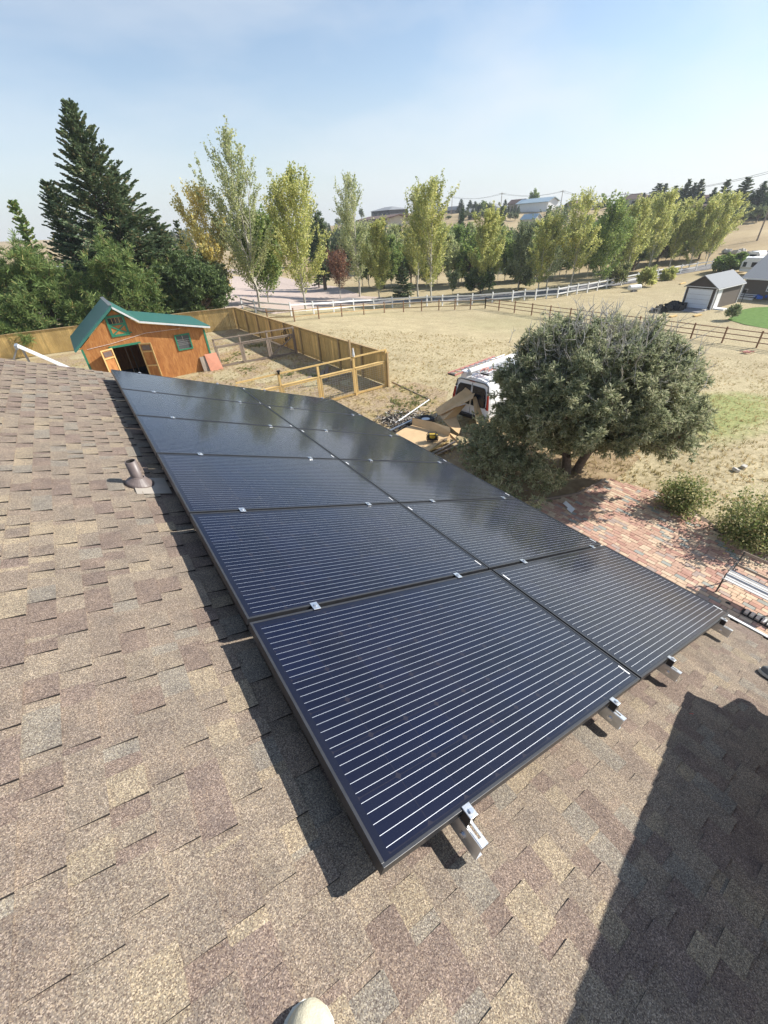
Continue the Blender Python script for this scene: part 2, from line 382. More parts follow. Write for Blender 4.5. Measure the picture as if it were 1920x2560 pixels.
def ribbon(name,C,w,mat,off,n=4):
    v=[];f=[]
    for k,c in enumerate(C):
        c=Vector((c[0],c[1]));t=(Vector(C[min(k+1,len(C)-1)][:2])-Vector(C[max(k-1,0)][:2])).normalized();nn=Vector((-t.y,t.x))
        ww=w[k] if isinstance(w,(list,tuple)) else w
        for i in range(n+1):
            q=c+nn*(ww*(i/n-.5));v.append((q.x,q.y,float(H(q.x,q.y))+off))
    for k in range(len(C)-1):
        for i in range(n):f.append((k*(n+1)+i,k*(n+1)+i+1,(k+1)*(n+1)+i+1,(k+1)*(n+1)+i))
    me=bpy.data.meshes.new(name);me.from_pydata(v,[],f);me.materials.append(mat);me.update()
    bm=bmesh.new();bm.from_mesh(me);bmesh.ops.recalc_face_normals(bm,faces=bm.faces)
    if sum(q.normal.z for q in bm.faces)<0:bmesh.ops.reverse_faces(bm,faces=bm.faces)
    bm.to_mesh(me);bm.free()
    o=bpy.data.objects.new(name,me);COL.objects.link(o);return structure(o)
def resample(pts,d):
    out=[Vector(pts[0])]
    for a,b_ in zip(pts[:-1],pts[1:]):
        a=Vector(a);b_=Vector(b_);n=max(1,int((b_-a).length/d))
        for k in range(1,n+1):out.append(a.lerp(b_,k/n))
    return out
def Gp(l): return [G(*q) for q in l]
# gravel yard by the drive and the road beyond the white fence
gp_=[G(505,752),G(470,735),G(500,700),G(560,690),G(640,692),G(700,705),G(790,718),G(850,735),G(960,744),G(940,757),G(850,765),G(760,776),G(690,785),G(610,768),G(520,800)]
patch('gravel_driveway',[(p.x,p.y) for p in gp_],m['gravel'],.03,2.5,.3)
rc=[G(850,748),G(960,757),G(1100,750),G(1200,747),G(1300,737),G(1400,727),G(1500,714),G(1580,702),G(1650,688),G(1720,676),G(1790,664),G(1860,650)]
ribbon('road',[tuple(p[:2]) for p in resample(rc,3)],[3.6]*200,m['road'],.05)
rc=[G(870,742),G(820,722),G(760,712),G(700,700),G(640,688),G(560,676)]
ribbon('driveway',[tuple(p[:2]) for p in resample(rc,3)],[4.5]*200,m['gravel'],.045)
lw=[G(1822,800),G(1850,778),G(1880,770),G(1925,768),G(1990,790),G(2000,850),G(1920,822),G(1870,812)]
patch('lawn',[(p.x,p.y) for p in lw],m['lawn'],.03,1,.25)
patch('tree_bed',[(8.6,9.4),(8.9,6.4),(11.1,5.55),(12.6,5.5),(15.2,5.6),(16.0,7),(15.5,9),(12.5,10.6),(10,10.9)],m['litter'],.008,1,.15)
# brick patio: real pavers on a sandy bed, laid along the house
patch('patio_bed',[(4.3,-6),(4.3,9.2),(8.3,9.2),(8.8,6.4),(11.1,5.5),(12.7,5.5),(13.4,3.6),(12.3,1.6),(12.9,0),(13.5,-2),(13.5,-6)],m['joint'],.012,2)
PB=[(6.0,-4),(6.0,7.4),(8.3,7.4),(8.85,6.45),(11.1,5.6),(12.75,5.55),(13.3,3.8),(12.3,1.9),(12.8,0),(13.2,-2),(13.2,-4)]
v=[];f=[];s_=.205
i0=int(6.0/s_);bc=0
def paver(x0,y0,x1,y1):
    if not inpoly((x0+x1)/2,(y0+y1)/2,PB):return
    gI=.006;zz=.030+random.uniform(-.003,.003);n=len(v);tx=random.uniform(-.002,.002);ty=random.uniform(-.002,.002)
    x0+=gI;y0+=gI;x1-=gI;y1-=gI
    for (x,y,sx,sy) in ((x0,y0,-1,-1),(x1,y0,1,-1),(x1,y1,1,1),(x0,y1,-1,1)):v.append((x,y,zz+sx*tx+sy*ty))
    for (x,y) in ((x0,y0),(x1,y0),(x1,y1),(x0,y1)):v.append((x,y,.0))
    f.extend([(n,n+1,n+2,n+3)]+[(n+k,n+4+k,n+4+(k+1)%4,n+(k+1)%4) for k in range(4)])
row=0;x=6.0
while x<13.4:       # running courses parallel to the house, with some half-square units as in the photo
    y=-4-random.random()*.2
    while y<8:
        t=random.random()
        if t<.22: paver(x,y,x+.12,y+.12);y+=.12
        else: paver(x,y,x+.12,y+.24);y+=.24
    x+=.12;row+=1
me=bpy.data.meshes.new('patio');me.from_pydata(v,[],f);me.materials.append(m['brick']);me.update()
o=bpy.data.objects.new('patio',me);COL.objects.link(o);structure(o)
bm=MB();q=Vector((8.9,6.5,.03));pts=[(8.9,6.52),(11.12,5.6),(12.6,5.55)]
for a,c in zip(pts[:-1],pts[1:]):bm.bar((*a,.05),(*c,.05),.05,.09)
tag(bm.build('garden_edging',m['oldwood']),'thin wooden edging strip between the tree bed and the brick patio','edging')
# ---- numpy helpers for foliage
RNG=np.random.RandomState(3)
def quads(name,P,U,V,mat,parent,kind=None):
    """one mesh of N separate quads centred at P with half axes U,V"""
    n=len(P);o0=np.array(parent.location) if parent is not None else np.zeros(3)
    P=P-o0
    vv=np.stack([P-U-V,P+U-V,P+U+V,P-U+V],1).reshape(-1,3)
    me=bpy.data.meshes.new(name);me.vertices.add(4*n);me.vertices.foreach_set('co',vv.astype(np.float32).ravel())
    me.loops.add(4*n);me.loops.foreach_set('vertex_index',np.arange(4*n,dtype=np.int32))
    me.polygons.add(n);me.polygons.foreach_set('loop_start',np.arange(0,4*n,4,dtype=np.int32));me.polygons.foreach_set('loop_total',np.full(n,4,np.int32))
    me.materials.append(mat);me.update();me.validate()
    o=bpy.data.objects.new(name,me);COL.objects.link(o)
    if parent is not None:o.parent=parent
    return o
def unit(a): return a/np.maximum(np.linalg.norm(a,axis=-1,keepdims=True),1e-9)
def rdir(n):return unit(RNG.normal(size=(n,3)))
def perp(D):
    r=rdir(len(D));return unit(np.cross(D,r))
def leafcards(name,P,size,asp,mat,parent,D=None,jit=.3,flat=0):
    n=len(P);s=size*RNG.uniform(.6,1.35,(n,1))
    D=rdir(n) if D is None else unit(D+jit*RNG.normal(size=(n,3)))
    W=perp(D)
    if flat: 
        W=unit(np.cross(D,np.array([0,0,1.])+flat*RNG.normal(size=(n,3))))
    return quads(name,P,D*s*.5,W*s*.5*asp,mat,parent)
def tubes(name,segs,mat,parent,n=5):
    """segs array (N,8): p0,p1,r0,r1 -> one mesh of tapered tubes"""
    S=np.array(segs,float);N=len(S);p=S[:,0:3];q=S[:,3:6];d=unit(q-p);u=np.where(np.abs(d[:,2:3])<.9,np.array([[0,0,1.]]),np.array([[1.,0,0]]))
    y=unit(np.cross(d,u));z=np.cross(d,y);a=np.arange(n)*2*PI/n;ca=np.cos(a)[None,:,None];sa=np.sin(a)[None,:,None]
    ring=y[:,None]*ca+z[:,None]*sa
    A=p[:,None]+ring*S[:,6][:,None,None];B=q[:,None]+ring*S[:,7][:,None,None]
    vv=np.concatenate([A,B],1).reshape(-1,3)-(np.array(parent.location) if parent is not None else 0)
    i=np.arange(n);j=(i+1)%n;f=np.stack([i,j,n+j,n+i],1);F=(np.arange(N)*2*n)[:,None,None]+f[None];F=F.reshape(-1,4)
    me=bpy.data.meshes.new(name);me.vertices.add(len(vv));me.vertices.foreach_set('co',vv.astype(np.float32).ravel())
    me.loops.add(F.size);me.loops.foreach_set('vertex_index',F.astype(np.int32).ravel());me.polygons.add(len(F))
    me.polygons.foreach_set('loop_start',np.arange(0,F.size,4,dtype=np.int32));me.polygons.foreach_set('loop_total',np.full(len(F),4,np.int32))
    me.polygons.foreach_set('use_smooth',[True]*len(F));me.materials.append(mat);me.update();me.validate()
    o=bpy.data.objects.new(name,me);COL.objects.link(o)
    if parent is not None:o.parent=parent
    return o
def limb(p0,d,L,r0,nseg=4,curve=(0,0,0),wob=.12,r1=.3):
    pts=[np.array(p0,float)];d=np.array(d,float)
    for k in range(nseg):
        d=d+np.array(curve)/nseg+RNG.normal(size=3)*wob/nseg*2;d/=np.linalg.norm(d);pts.append(pts[-1]+d*L/nseg)
    rs=[r0*(1-(1-r1)*k/nseg) for k in range(nseg+1)]
    return pts,[[*pts[k],*pts[k+1],rs[k],rs[k+1]] for k in range(nseg)]
def along(pts,t):
    t=np.clip(t,0,.9999)*(len(pts)-1);i=t.astype(int);fr=(t-i)[:,None];P=np.array(pts);return P[i]*(1-fr)+P[i+1]*fr
# ---- tree kinds -------------------------------------------------------------
def poplar(pos,h,w,label,mat,n=5500,size=.17,top=.55,seed=0,low=.12,name='poplar_tree',group='poplars along the drive',bark='palebark',full=.5,cat='tree',trunk_r=None,lean=(0,0)):
    global RNG;RNG=np.random.RandomState(seed+11)
    t=thing(name,label,cat,pos,group);pos=np.array(pos);tr=trunk_r or h*.011
    segs=[];ln=np.array([lean[0],lean[1],1.]);
    tp=[pos+ln*h*k/8*np.array([1,1,1])+np.append(RNG.normal(size=2)*.006*h*(k>0),0) for k in range(9)]
    segs+=[[*tp[k],*tp[k+1],tr*(1-k/8.6),tr*(1-(k+1)/8.6)] for k in range(8)]
    P=[];D=[];nl=int(34+h*1.5);stems=[(tp,0.0,1.0)]
    for j in range(RNG.randint(2,4)):
        su=RNG.uniform(.22,.5);sp=along(tp,np.array([su]))[0];az=RNG.uniform(0,2*PI);eu=RNG.uniform(.74,.98);LL=(eu-su)*h
        pts,sg=limb(sp,[math.cos(az)*.22,math.sin(az)*.22,1.],LL,tr*.5,6,(0,0,.35),.07,.12);segs+=sg;stems.append((pts,su,eu))
    for i in range(nl):
        u=low+(.96-low)*(i+.5)/nl;st_=stems[RNG.randint(len(stems))];st_=st_ if st_[1]+.05<u<st_[2]-.02 else stems[0];p0=along(st_[0],np.array([(u-st_[1])/(st_[2]-st_[1])]))[0]
        prof=min(1,(u-low+.12)/.22)*max(.0,1-((u-low)/(1.0-low))**1.15)**.9*.98+.06
        L=w*.62*prof*RNG.uniform(.7,1.3)+.3; az=RNG.uniform(0,2*PI);up=.95+u*1.5
        d=np.array([math.cos(az),math.sin(az),up*RNG.uniform(.7,1.2)]);d/=np.linalg.norm(d)
        L=L/math.sqrt(max(.18,1-d[2]**2)) if d[2]<.93 else L*2
        L=min(L,(h*1.02-(p0[2]-pos[2]))*1.15+.3)
        pts,sg=limb(p0,d,L,tr*.42*(1-u*.7),4,(0,0,.35),.16,.15);segs+=sg
        k=int(n/nl*(L/(w*.62))*RNG.uniform(.6,1.25)*(1-(1-top)*max(0,(u-.35)/.65)))+4
        s=RNG.uniform(.22,1.04,k);Q=along(pts,s)
        cl=RNG.normal(size=(k,3))*(full*.28*w*.25*(1.0-.35*u));Q=Q+cl
        for _ in range(3):
            s0=RNG.uniform(.3,.9);b0=along(pts,np.array([s0]))[0];dd=np.array(pts[-1])-np.array(pts[0]);dd=dd/np.linalg.norm(dd)+RNG.normal(size=3)*.45
            pp,sg2=limb(b0,dd/np.linalg.norm(dd),L*.4,tr*.13,2,(0,0,.3),.1,.2);segs+=sg2
            q2=along(pp,RNG.uniform(.2,1.05,max(2,k//5)));Q=np.concatenate([Q,q2+RNG.normal(size=q2.shape)*.09])
        P.append(Q)
    P=np.concatenate(P);P=P[P[:,2]>pos[2]+low*h*.55]
    leafcards('crown',P,size,.8,m[mat],t);tubes('trunk',segs,m[bark],t);return t
def spruce(pos,h,w,label,n=1,seed=0,mat='nd_spruce',name='spruce_tree',group=None,low=.05,det=1.0,bare=.0,size=.30,pw=.85,droop=.25):
    global RNG;RNG=np.random.RandomState(seed+23)
    t=thing(name,label,'tree',pos,group);pos=np.array(pos);tr=h*.014
    segs=[[*pos,*(pos+[0,0,h*.97]),tr,tr*.1]];P=[];D=[]
    nw=int(h*2.6*det)+10
    for i in range(nw):
        u=low+(1-low)*((i+RNG.uniform(0,.8))/nw)**.92
        if u>.985:continue
        L0=w*.5*(1-u)**pw+.12;nb=int(6+5*(1-u))
        for k in range(nb):
            L=L0*RNG.uniform(.5,1.22);az=RNG.uniform(0,2*PI);d=np.array([math.cos(az),math.sin(az),(-.28+.95*u)*1.0+RNG.uniform(-.12,.12)]);d/=np.linalg.norm(d)
            pts,sg=limb(pos+[0,0,u*h],d,L,tr*.28*(1-u)+.008,3,(0,0,droop),.06,.2);segs+=sg
            q=max(5,int(L*11*det));s=np.sqrt(RNG.uniform(.03,1.0,q));A=along(pts,s);dd=unit(np.array(pts[-1])-np.array(pts[0]))
            side=np.cross(dd,[0,0,1.]);sg_=RNG.choice([-1,1],q)[:,None];off=RNG.uniform(0,1,(q,1))*(1-s[:,None]*.75)*L*.34
            Dd=unit(dd[None]+side[None]*sg_*.9*RNG.uniform(.2,1.2,(q,1))+np.array([0,0,-.25])[None]*RNG.uniform(0,1.4,(q,1)))
            P.append(A+side[None]*sg_*off+np.array([0,0,-.12])*off);D.append(Dd)
    P=np.concatenate(P);D=np.concatenate(D)
    leafcards('crown',P,size,.34,m[mat],t,D,.18);tubes('trunk',segs,m['bark'],t,4);return t
def tuftcloud(C,k,L,spread=.9,out=None):
    """k needle cards round every centre in C, pointing outwards"""
    n=len(C);D=rdir(n*k)
    if out is not None:D=unit(D+np.repeat(out,k,0)*spread)
    P=np.repeat(C,k,0)+D*L*.42;return P,D
def bushy(pos,h,rx,ry,label,mat,name,cat='tree',seed=0,nc=900,k=12,L=.32,asp=.16,zc=.52,group=None,shell=.55,trunk=True,lump=.28,top=None,bark='bark',base=.05,twigs=0):
    """rounded crown: limbs from the trunk carry needle tufts gathered into lumps"""
    global RNG;RNG=np.random.RandomState(seed+41)
    t=thing(name,label,cat,pos,group);pos=np.array(pos);segs=[]
    nl=int(26+nc/50);cen=pos+[0,0,h*zc];C=[];O=[];R=np.array([rx,ry,h*(1-zc)])
    for i in range(nl):
        d=rdir(1)[0];
        if d[2]<-.45:d[2]*=-.6
        if d[2]<0:Rz=h*zc*(1-base)
        else:Rz=R[2]
        if top is not None and d[2]>0:
            d[:2]*=1-(1-top)*d[2]
        tip=cen+d*np.array([rx,ry,Rz])*RNG.uniform(.72,1.06)
        p0=pos+[0,0,h*RNG.uniform(.06,.35)+max(0,d[2])*h*.25]
        v_=tip-p0;LL=np.linalg.norm(v_);pts,sg=limb(p0,v_/LL+[0,0,-.1],LL,.028*h*.3,4,(0,0,.2),.22,.2)
        pts=[np.array(p)+(tip-pts[-1])*(j/4)**1 for j,p in enumerate(pts)]
        segs+=[[*pts[j],*pts[j+1],.012*h*(1-j*.2),.012*h*(1-(j+1)*.2)] for j in range(4)]
        kk=max(3,int(nc/nl*RNG.uniform(.5,1.5)));s=RNG.uniform(shell,1.0,kk)
        q=along(pts,s)+RNG.normal(size=(kk,3))*lump*np.array([rx,ry,h*.5])*.42*(s[:,None])
        C.append(q)
    C=np.concatenate(C);C=C[C[:,2]>pos[2]+.06*h];O=unit((C-cen)/R+np.array([0,0,.25]))
    P,D=tuftcloud(C,k,L,.8,O)
    leafcards('crown',P,L,asp,m[mat],t,D,.05)
    if trunk:segs+=[[*pos,*(pos+[0,0,h*.4]),.03*h,.02*h]]
    tubes('trunk',segs,m[bark],t,5);return t
# ================================================= house roof and solar array
P_=D2R(20.715);CP,SP=math.cos(P_),math.sin(P_)
def A2W(u,v,n): return Vector((u*CP+n*SP,v,-u*SP+n*CP+6.2))
RN=-.148   # roof surface below the glass plane
house=thing('shingled_house','house under the camera with brown laminated shingle roof and white gutter','house',(0,0,0))
UR=-3.3;UE=3.656;V0=-3.4;V1=6.76
rb=MB();random.seed(5)
def slab(u0,u1,v0,v1,nt0,nt1,nb):   # shingle piece: top face material 0, cut edges material 1
    b=len(rb.v)
    for (u,v,n) in ((u0,v0,nt0),(u1,v0,nt1),(u1,v1,nt1),(u0,v1,nt0),(u0,v0,nb),(u1,v0,nb),(u1,v1,nb),(u0,v1,nb)):rb.v.append(Vector((u,v,n)))
    rb.f+=[(b,b+1,b+2,b+3),(b,b+4,b+5,b+1),(b+2,b+6,b+7,b+3),(b+1,b+5,b+6,b+2)];rb.m+=[0,1,1,0]
per=.0995;k=-25
while True:
    u0=-.847+per*k;k+=1
    if u0>=UE:break
    if u0<UR:continue
    u1=min(u0+per,UE)
    v=V0-random.random()*.3
    while v<V1:          # underlying sheet, long colour blends
        L=random.uniform(.10,.32);a,b_=max(v,V0),min(v+L,V1)
        if b_>a:slab(u0-.004,u1,a,b_,RN-.0065,RN-.0045,RN-.02)
        v+=L
    v=V0-random.random()*.3
    while v<V1:          # raised laminated tabs
        L=random.choice([.07,.09,.11,.14,.17,.21])*random.uniform(.9,1.1);a,b_=max(v,V0),min(v+L,V1)
        if b_>a+.02:slab(u0,u1,a,b_,RN-.0060,RN+.0050+random.uniform(-.0006,.0008),RN-.02)
        v+=L+random.choice([.04,.06,.09,.12,.16])*random.uniform(.9,1.15)
rb.m=list(rb.m)
R0=bpy.data.meshes.new('roof');R0.from_pydata(rb.v,[],rb.f);R0.materials.append(m['shingle']);R0.materials.append(m['shingle_edge']);R0.polygons.foreach_set('material_index',rb.m);R0.update()
roof=bpy.data.objects.new('roof',R0);COL.objects.link(roof);roof.parent=house;roof.location=(0,0,6.2);roof.rotation_euler=(0,P_,0)
w=MB()   # deck, far slope
w.prism([A2W(UR,V0,RN-.021),A2W(UE-.01,V0,RN-.021),A2W(UE-.01,V1-.01,RN-.021),A2W(UR,V1-.01,RN-.021)],(0,0,-.1))
rz=A2W(UR,0,RN-.01);w.prism([(rz.x,V0,rz.z),(rz.x,V1,rz.z),(rz.x-7.2,V1,rz.z-7.2*math.tan(P_)),(rz.x-7.2,V0,rz.z-7.2*math.tan(P_))],(0,0,-.1))
w.build('roof_deck',m['shingle'],house)
w=MB();ez=A2W(UE,0,RN);zt=ez.z-.2
w.prism([(3.05,-3,0),(3.05,6.3,0),(-9.8,6.3,0),(-9.8,-3,0)],(0,0,zt+.12))
for yy in(-3,6.28):w.prism([(3.05,yy,zt+.1),(-9.8,yy,zt+.1),(rz.x,yy,rz.z-.15)],(0,.02,0))
w.build('wall',m['siding'],house)
w=MB();w.box((ez.x-.02,(V0+V1)/2,ez.z-.11),(.03,V1-V0,.17))
for s_ in (0,1):
    e0=A2W(UR,V1-.012,RN-.03) if s_ else A2W(UR,V0+.012,RN-.03);e1=A2W(UE,V1-.012,RN-.03) if s_ else A2W(UE,V0+.012,RN-.03);w.bar(e0-Vector((0,0,.08)),e1-Vector((0,0,.08)),.03,.14)
w.build('fascia',m['white'],house)
gx=ez.x+.004;gz=ez.z-.06
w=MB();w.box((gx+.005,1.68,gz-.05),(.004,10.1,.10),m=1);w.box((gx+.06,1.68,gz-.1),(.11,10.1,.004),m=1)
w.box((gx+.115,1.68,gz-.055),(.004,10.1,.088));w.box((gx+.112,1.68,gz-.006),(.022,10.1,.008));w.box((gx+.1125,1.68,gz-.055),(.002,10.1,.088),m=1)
for yy in(-3.37,6.73):w.box((gx+.06,yy,gz-.055),(.115,.004,.095))
w.build('gutter',[m['white'],m['gutterdark']],house)
# plumbing vent
vb=A2W(-.145,2.845,RN);up=Vector((0,0,1));nr=Vector((SP,0,CP))
w=MB()
n=28;ro=.036
for (z0,z1,r0,r1) in ((-.02,.185,ro,ro),):
    b0=len(w.v)
    for z_,r_ in((z0,ro),(z1,ro),(z1,ro-.006),(z1-.14,ro-.006)):
        for i in range(n):
            a=2*PI*i/n;w.v.append(vb+Vector((r_*math.cos(a),r_*math.sin(a),z_)))
    for k in range(3):
        for i in range(n):
            j=(i+1)%n;w.f.append((b0+k*n+i,b0+k*n+j,b0+(k+1)*n+j,b0+(k+1)*n+i));w.m.append(0 if k<2 else 1)
    w.f.append(tuple(b0+3*n+i for i in range(n)));w.m.append(1)
vp=w.build('vent_pipe',[m['pipe'],m['dark']],house,smooth=True)
w=MB();X_=Vector((CP,0,-SP));Y_=Vector((0,1,0));prof=[(.094,-.001),(.090,.012),(.084,.020),(.05,.050),(.046,.056),(.0375,.057)]
for r_,z_ in prof:
    for i in range(n):
        a=2*PI*i/n;w.v.append(vb+X_*(r_*math.cos(a)-.0+z_*-.25)+Y_*(r_*math.sin(a))+nr*z_)
for k in range(len(prof)-1):
    for i in range(n):
        j=(i+1)%n;w.f.append((k*n+i,k*n+j,(k+1)*n+j,(k+1)*n+i));w.m.append(0)
fl=w.build('flashing_cone',m['pipe'],vp,smooth=False)
fl.location=(0,0,0)
w=MB();c=A2W(-.08,2.80,RN+.0035);w.box(c,(.22,.28,.003),Matrix.Rotation(P_,3,'Y'))
fp=w.build('flashing_plate',simple('flashing_tan',(.36,.32,.27),.6,0,.1,12),vp)
# ---- solar panels
PW,PH=1.66,1.016
def make_panel(label,loc,rot):
    t=thing('solar_panel',label,'solar panel',loc,'black solar panels on the roof',rot)
    f=MB();d=.035;l=.0105
    for c,s in (((PW/2,l/2,-d/2),(PW,l,d)),((PW/2,PH-l/2,-d/2),(PW,l,d)),((l/2,PH/2,-d/2),(l,PH-2*l,d)),((PW-l/2,PH/2,-d/2),(l,PH-2*l,d))):f.box(c,s)
    f.box((PW/2,.02,-d+.001),(PW-.03,.018,.002))
    f.build('frame',m['frame'],t,local=True,bevel=.0012)
    q=MB();q.box((PW/2,PH/2,-.0045),(PW-2*l,PH-2*l,.005));q.build('cells',m['cells'],t,local=True)
    return t
rows_v=[-.003,1.037,2.073,3.108,4.143,5.178];nm_r=['nearest','second','third','fourth','fifth','farthest']
proto=None
for r in range(6):
    for c in range(2):
        u0=[0,1.669][c]+(0.006 if r==0 and c else 0)+random.uniform(-.002,.002)
        lab='black solar panel in the %s row, %s'%(nm_r[r]+(' row from the camera' if 0 else ''),'upslope beside the open shingles' if c==0 else 'downslope beside the gutter')
        if proto is None:proto=t=make_panel(lab,A2W(u0,rows_v[r],0),(0,P_,0))
        else:t=copytree(proto,None,A2W(u0,rows_v[r],0));t['label']=lab
        s=MB()
        if c==0:s.box((PW-.026,.075,-.0012),(.010,.06,.0008))
        else:s.box((.028,PH-.10,-.0012),(.010,.06,.0008))
        s.build('label_sticker',m['sticker'],t,local=True)
rails=[.325,1.335,2.062,3.12];nm_u=['farthest upslope','second from the ridge side','third from the ridge side','nearest the gutter']
for i,u in enumerate(rails):
    t=thing('mounting_rail','galvanised slotted channel rail under the panels, '+nm_u[i],'mounting rail',A2W(u,0,0),'slotted rails carrying the panels',(0,P_,0))
    w=MB();y0,y1=-.092+random.uniform(-.01,.01),6.26
    w.box((-.0135,(y0+y1)/2,-.070),(.003,y1-y0,.058))
    w.box((.001,(y0+y1)/2,-.0985),(.030,y1-y0,.003))
    w.box((-.008,(y0+y1)/2,-.0405),(.008,y1-y0,.003));w.box((.0125,(y0+y1)/2,-.0405),(.009,y1-y0,.003))
    y=y0
    while y<y1:
        w.box((.002,y+.011,-.0405),(.0125,.022,.003));y+=.085
    w.box((.0158,(y0+y1)/2,-.044),(.002,y1-y0,.008))
    w.build('channel',m['galv'],t,local=True)
    w=MB();w.tube((-.015,-.035,-.075),(-.022,-.035,-.075),.0085,n=6);w.tube((-.015,-.035,-.075),(-.0165,-.035,-.075),.012,n=14);w.build('bolt',m['silver'],t,local=True)
    for vv in (.16,1.5,2.9,4.3,5.7):
        w=MB();w.box((-.017,vv,-.10),(.004,.05,.09));w.box((-.045,vv,-.1435),(.06,.05,.004));w.build('foot_bracket',m['galv'],t,local=True)
def clamp(label,loc,end):
    t=thing('end_clamp' if end else 'mid_clamp',label,'clamp',loc,'silver panel clamps',(0,P_,0))
    w=MB()
    if end:
        w.box((.0,-.013*end,.0035),(.034,.042,.004));w.build('top_plate',m['galv'],t,local=True,bevel=.0015)
        w=MB();w.box((0,-.018*end,-.019),(.030,.030,.036));w.build('clamp_body',m['blackp'],t,local=True)
        w=MB();w.tube((.0,-.017*end,.0055),(.0,-.017*end,.013),.0085,n=6);w.build('bolt',m['silver'],t,local=True)
    else:
        w.box((0,0,.0035),(.038,.052,.005));w.build('top_plate',m['silver'],t,local=True,bevel=.0018)
        w=MB();w.tube((0,0,.006),(0,0,.014),.009,n=6);w.build('bolt',m['silver'],t,local=True)
    return t
pm=pe=None
col_w=['on the rail farthest upslope','on the second rail from upslope','on the third rail from upslope','on the rail beside the gutter']
for i,u in enumerate(rails):
    a=('near edge of the array','far edge of the array')
    for k,(vv,e) in enumerate(((-.003,1),(6.188,-1))):
        clamp('silver end clamp at the %s, %s'%(a[k],col_w[i]),A2W(u,vv,0),e)
    for r in range(5):
        vv=(rows_v[r]+PH+rows_v[r+1])/2;lab='silver clamp between the %s and %s panel rows, %s'%(nm_r[r],nm_r[r+1],col_w[i])
        if pm is None:pm=clamp(lab,A2W(u,vv,0),0)
        else:
            q=copytree(pm,None,A2W(u+random.uniform(-.006,.006),vv,0));q['label']=lab
# ---- boots and people standing on the roof
def boot(parent_t,toe,d,upper,L=.30,hgt=.115,name='boot',wsc=1.0):
    toe=Vector(toe);d=Vector(d).normalized();heel=toe-d*L;s=nr.cross(d).normalized()
    st=[(0,.030,.10),(.06,.036,.115),(.2,.037,.12),(.34,.038,.105),(.5,.042,.078),(.66,.048,.062),(.8,.047,.054),(.9,.040,.046),(.96,.028,.036),(1,.008,.022)]
    st=[(a_,b_*wsc,c_*wsc) for a_,b_,c_ in st]
    w=MB();nn=14
    for (x,hw,hh) in st:
        for i in range(nn):
            a=PI*i/(nn-1);ca=math.cos(a);sa=math.sin(a)
            w.v.append(heel+d*(x*L)+s*(hw*math.copysign(abs(ca)**.75,ca))+nr*(.016+hh*max(0.0,sa)**.8*(hgt/.115)))
    for k in range(len(st)-1):
        for i in range(nn-1):w.f.append((k*nn+i,k*nn+i+1,(k+1)*nn+i+1,(k+1)*nn+i));w.m.append(0)
    w.f.append(tuple(range(nn)));w.m.append(0);w.f.append(tuple(range((len(st)-1)*nn,len(st)*nn)));w.m.append(0)
    b=w.build(name,upper,parent_t,smooth=True);b.modifiers.new('s','SUBSURF').levels=1
    w=MB();pts=[heel+d*(x*L*1.01)+s*(hw+.004) for x,hw,_ in st]+[heel+d*(x*L*1.01)-s*(hw+.004) for x,hw,_ in st[::-1]]
    w.prism(pts,nr*.019);w.build('sole',m['sole'],b) if False else w.build('boot_sole',m['sole'],parent_t)
    return b
def body(label,J,E_,mats,loc,group=None):
    """continuous skinned body. J: name->(pos,radius,material index)"""
    t=thing('person',label,'person',loc);names=list(J);bm=bmesh.new();sk=bm.verts.layers.skin.verify();V={}
    for n_ in names:
        v=bm.verts.new(Vector(J[n_][0])-Vector(loc));r=J[n_][1];v[sk].radius=(r,r*(J[n_][3] if len(J[n_])>3 else 1));V[n_]=v
    V['pelvis'][sk].use_root=True
    for a,b_ in E_:bm.edges.new((V[a],V[b_]))
    me=bpy.data.meshes.new('body');bm.to_mesh(me);bm.free();o=bpy.data.objects.new('body',me);COL.objects.link(o)
    o.modifiers.new('k','SKIN').use_smooth_shade=True;s=o.modifiers.new('s','SUBSURF');s.levels=1;s.render_levels=1
    dg=bpy.context.evaluated_depsgraph_get();dg.update();nm=bpy.data.meshes.new_from_object(o.evaluated_get(dg));bpy.data.objects.remove(o)
    nm.materials.clear()
    for q in mats:nm.materials.append(q)
    P=np.array([Vector(J[n_][0])-Vector(loc) for n_ in names]);MI=[J[n_][2] for n_ in names]
    for f in nm.polygons:
        c=np.array(f.center);f.material_index=MI[int(np.argmin(np.linalg.norm(P-c,axis=1)-np.array([J[n_][1] for n_ in names])*.5))];f.use_smooth=True
    o=bpy.data.objects.new('body',nm);COL.objects.link(o);o.parent=t
    return t
def hand(J,E_,nm,wr,d,side,mi=2):
    wr=Vector(wr);d=Vector(d).normalized();s=d.cross(Vector((0,0,1)));s=(s if s.length>.1 else Vector((1,0,0))).normalized()*side;dn=s.cross(d)*side
    J[nm+'palm']=(wr+d*.06,.034,mi,.5);E_.append((nm+'wrist',nm+'palm'))
    for i,(o_,L) in enumerate(((-.030,.075),(-.010,.085),(.010,.08),(.029,.065))):
        a=wr+d*.095+s*o_;b_=a+d*L*.5;c=b_+(d*.5+dn*.8).normalized()*L*.45
        for q,p,r in (('a',a,.010),('b',b_,.009),('c',c,.008)):J[nm+q+str(i)]=(p,r,mi)
        E_+=[(nm+'palm',nm+'a'+str(i)),(nm+'a'+str(i),nm+'b'+str(i)),(nm+'b'+str(i),nm+'c'+str(i))]
    a=wr+d*.045-s*.045;b_=a+(d-s*.5).normalized()*.05
    J[nm+'t1']=(a,.012,mi);J[nm+'t2']=(b_,.009,mi);E_+=[(nm+'palm',nm+'t1'),(nm+'t1',nm+'t2')]
def roofpt(u,v,n=0):return A2W(u,v,RN+n)
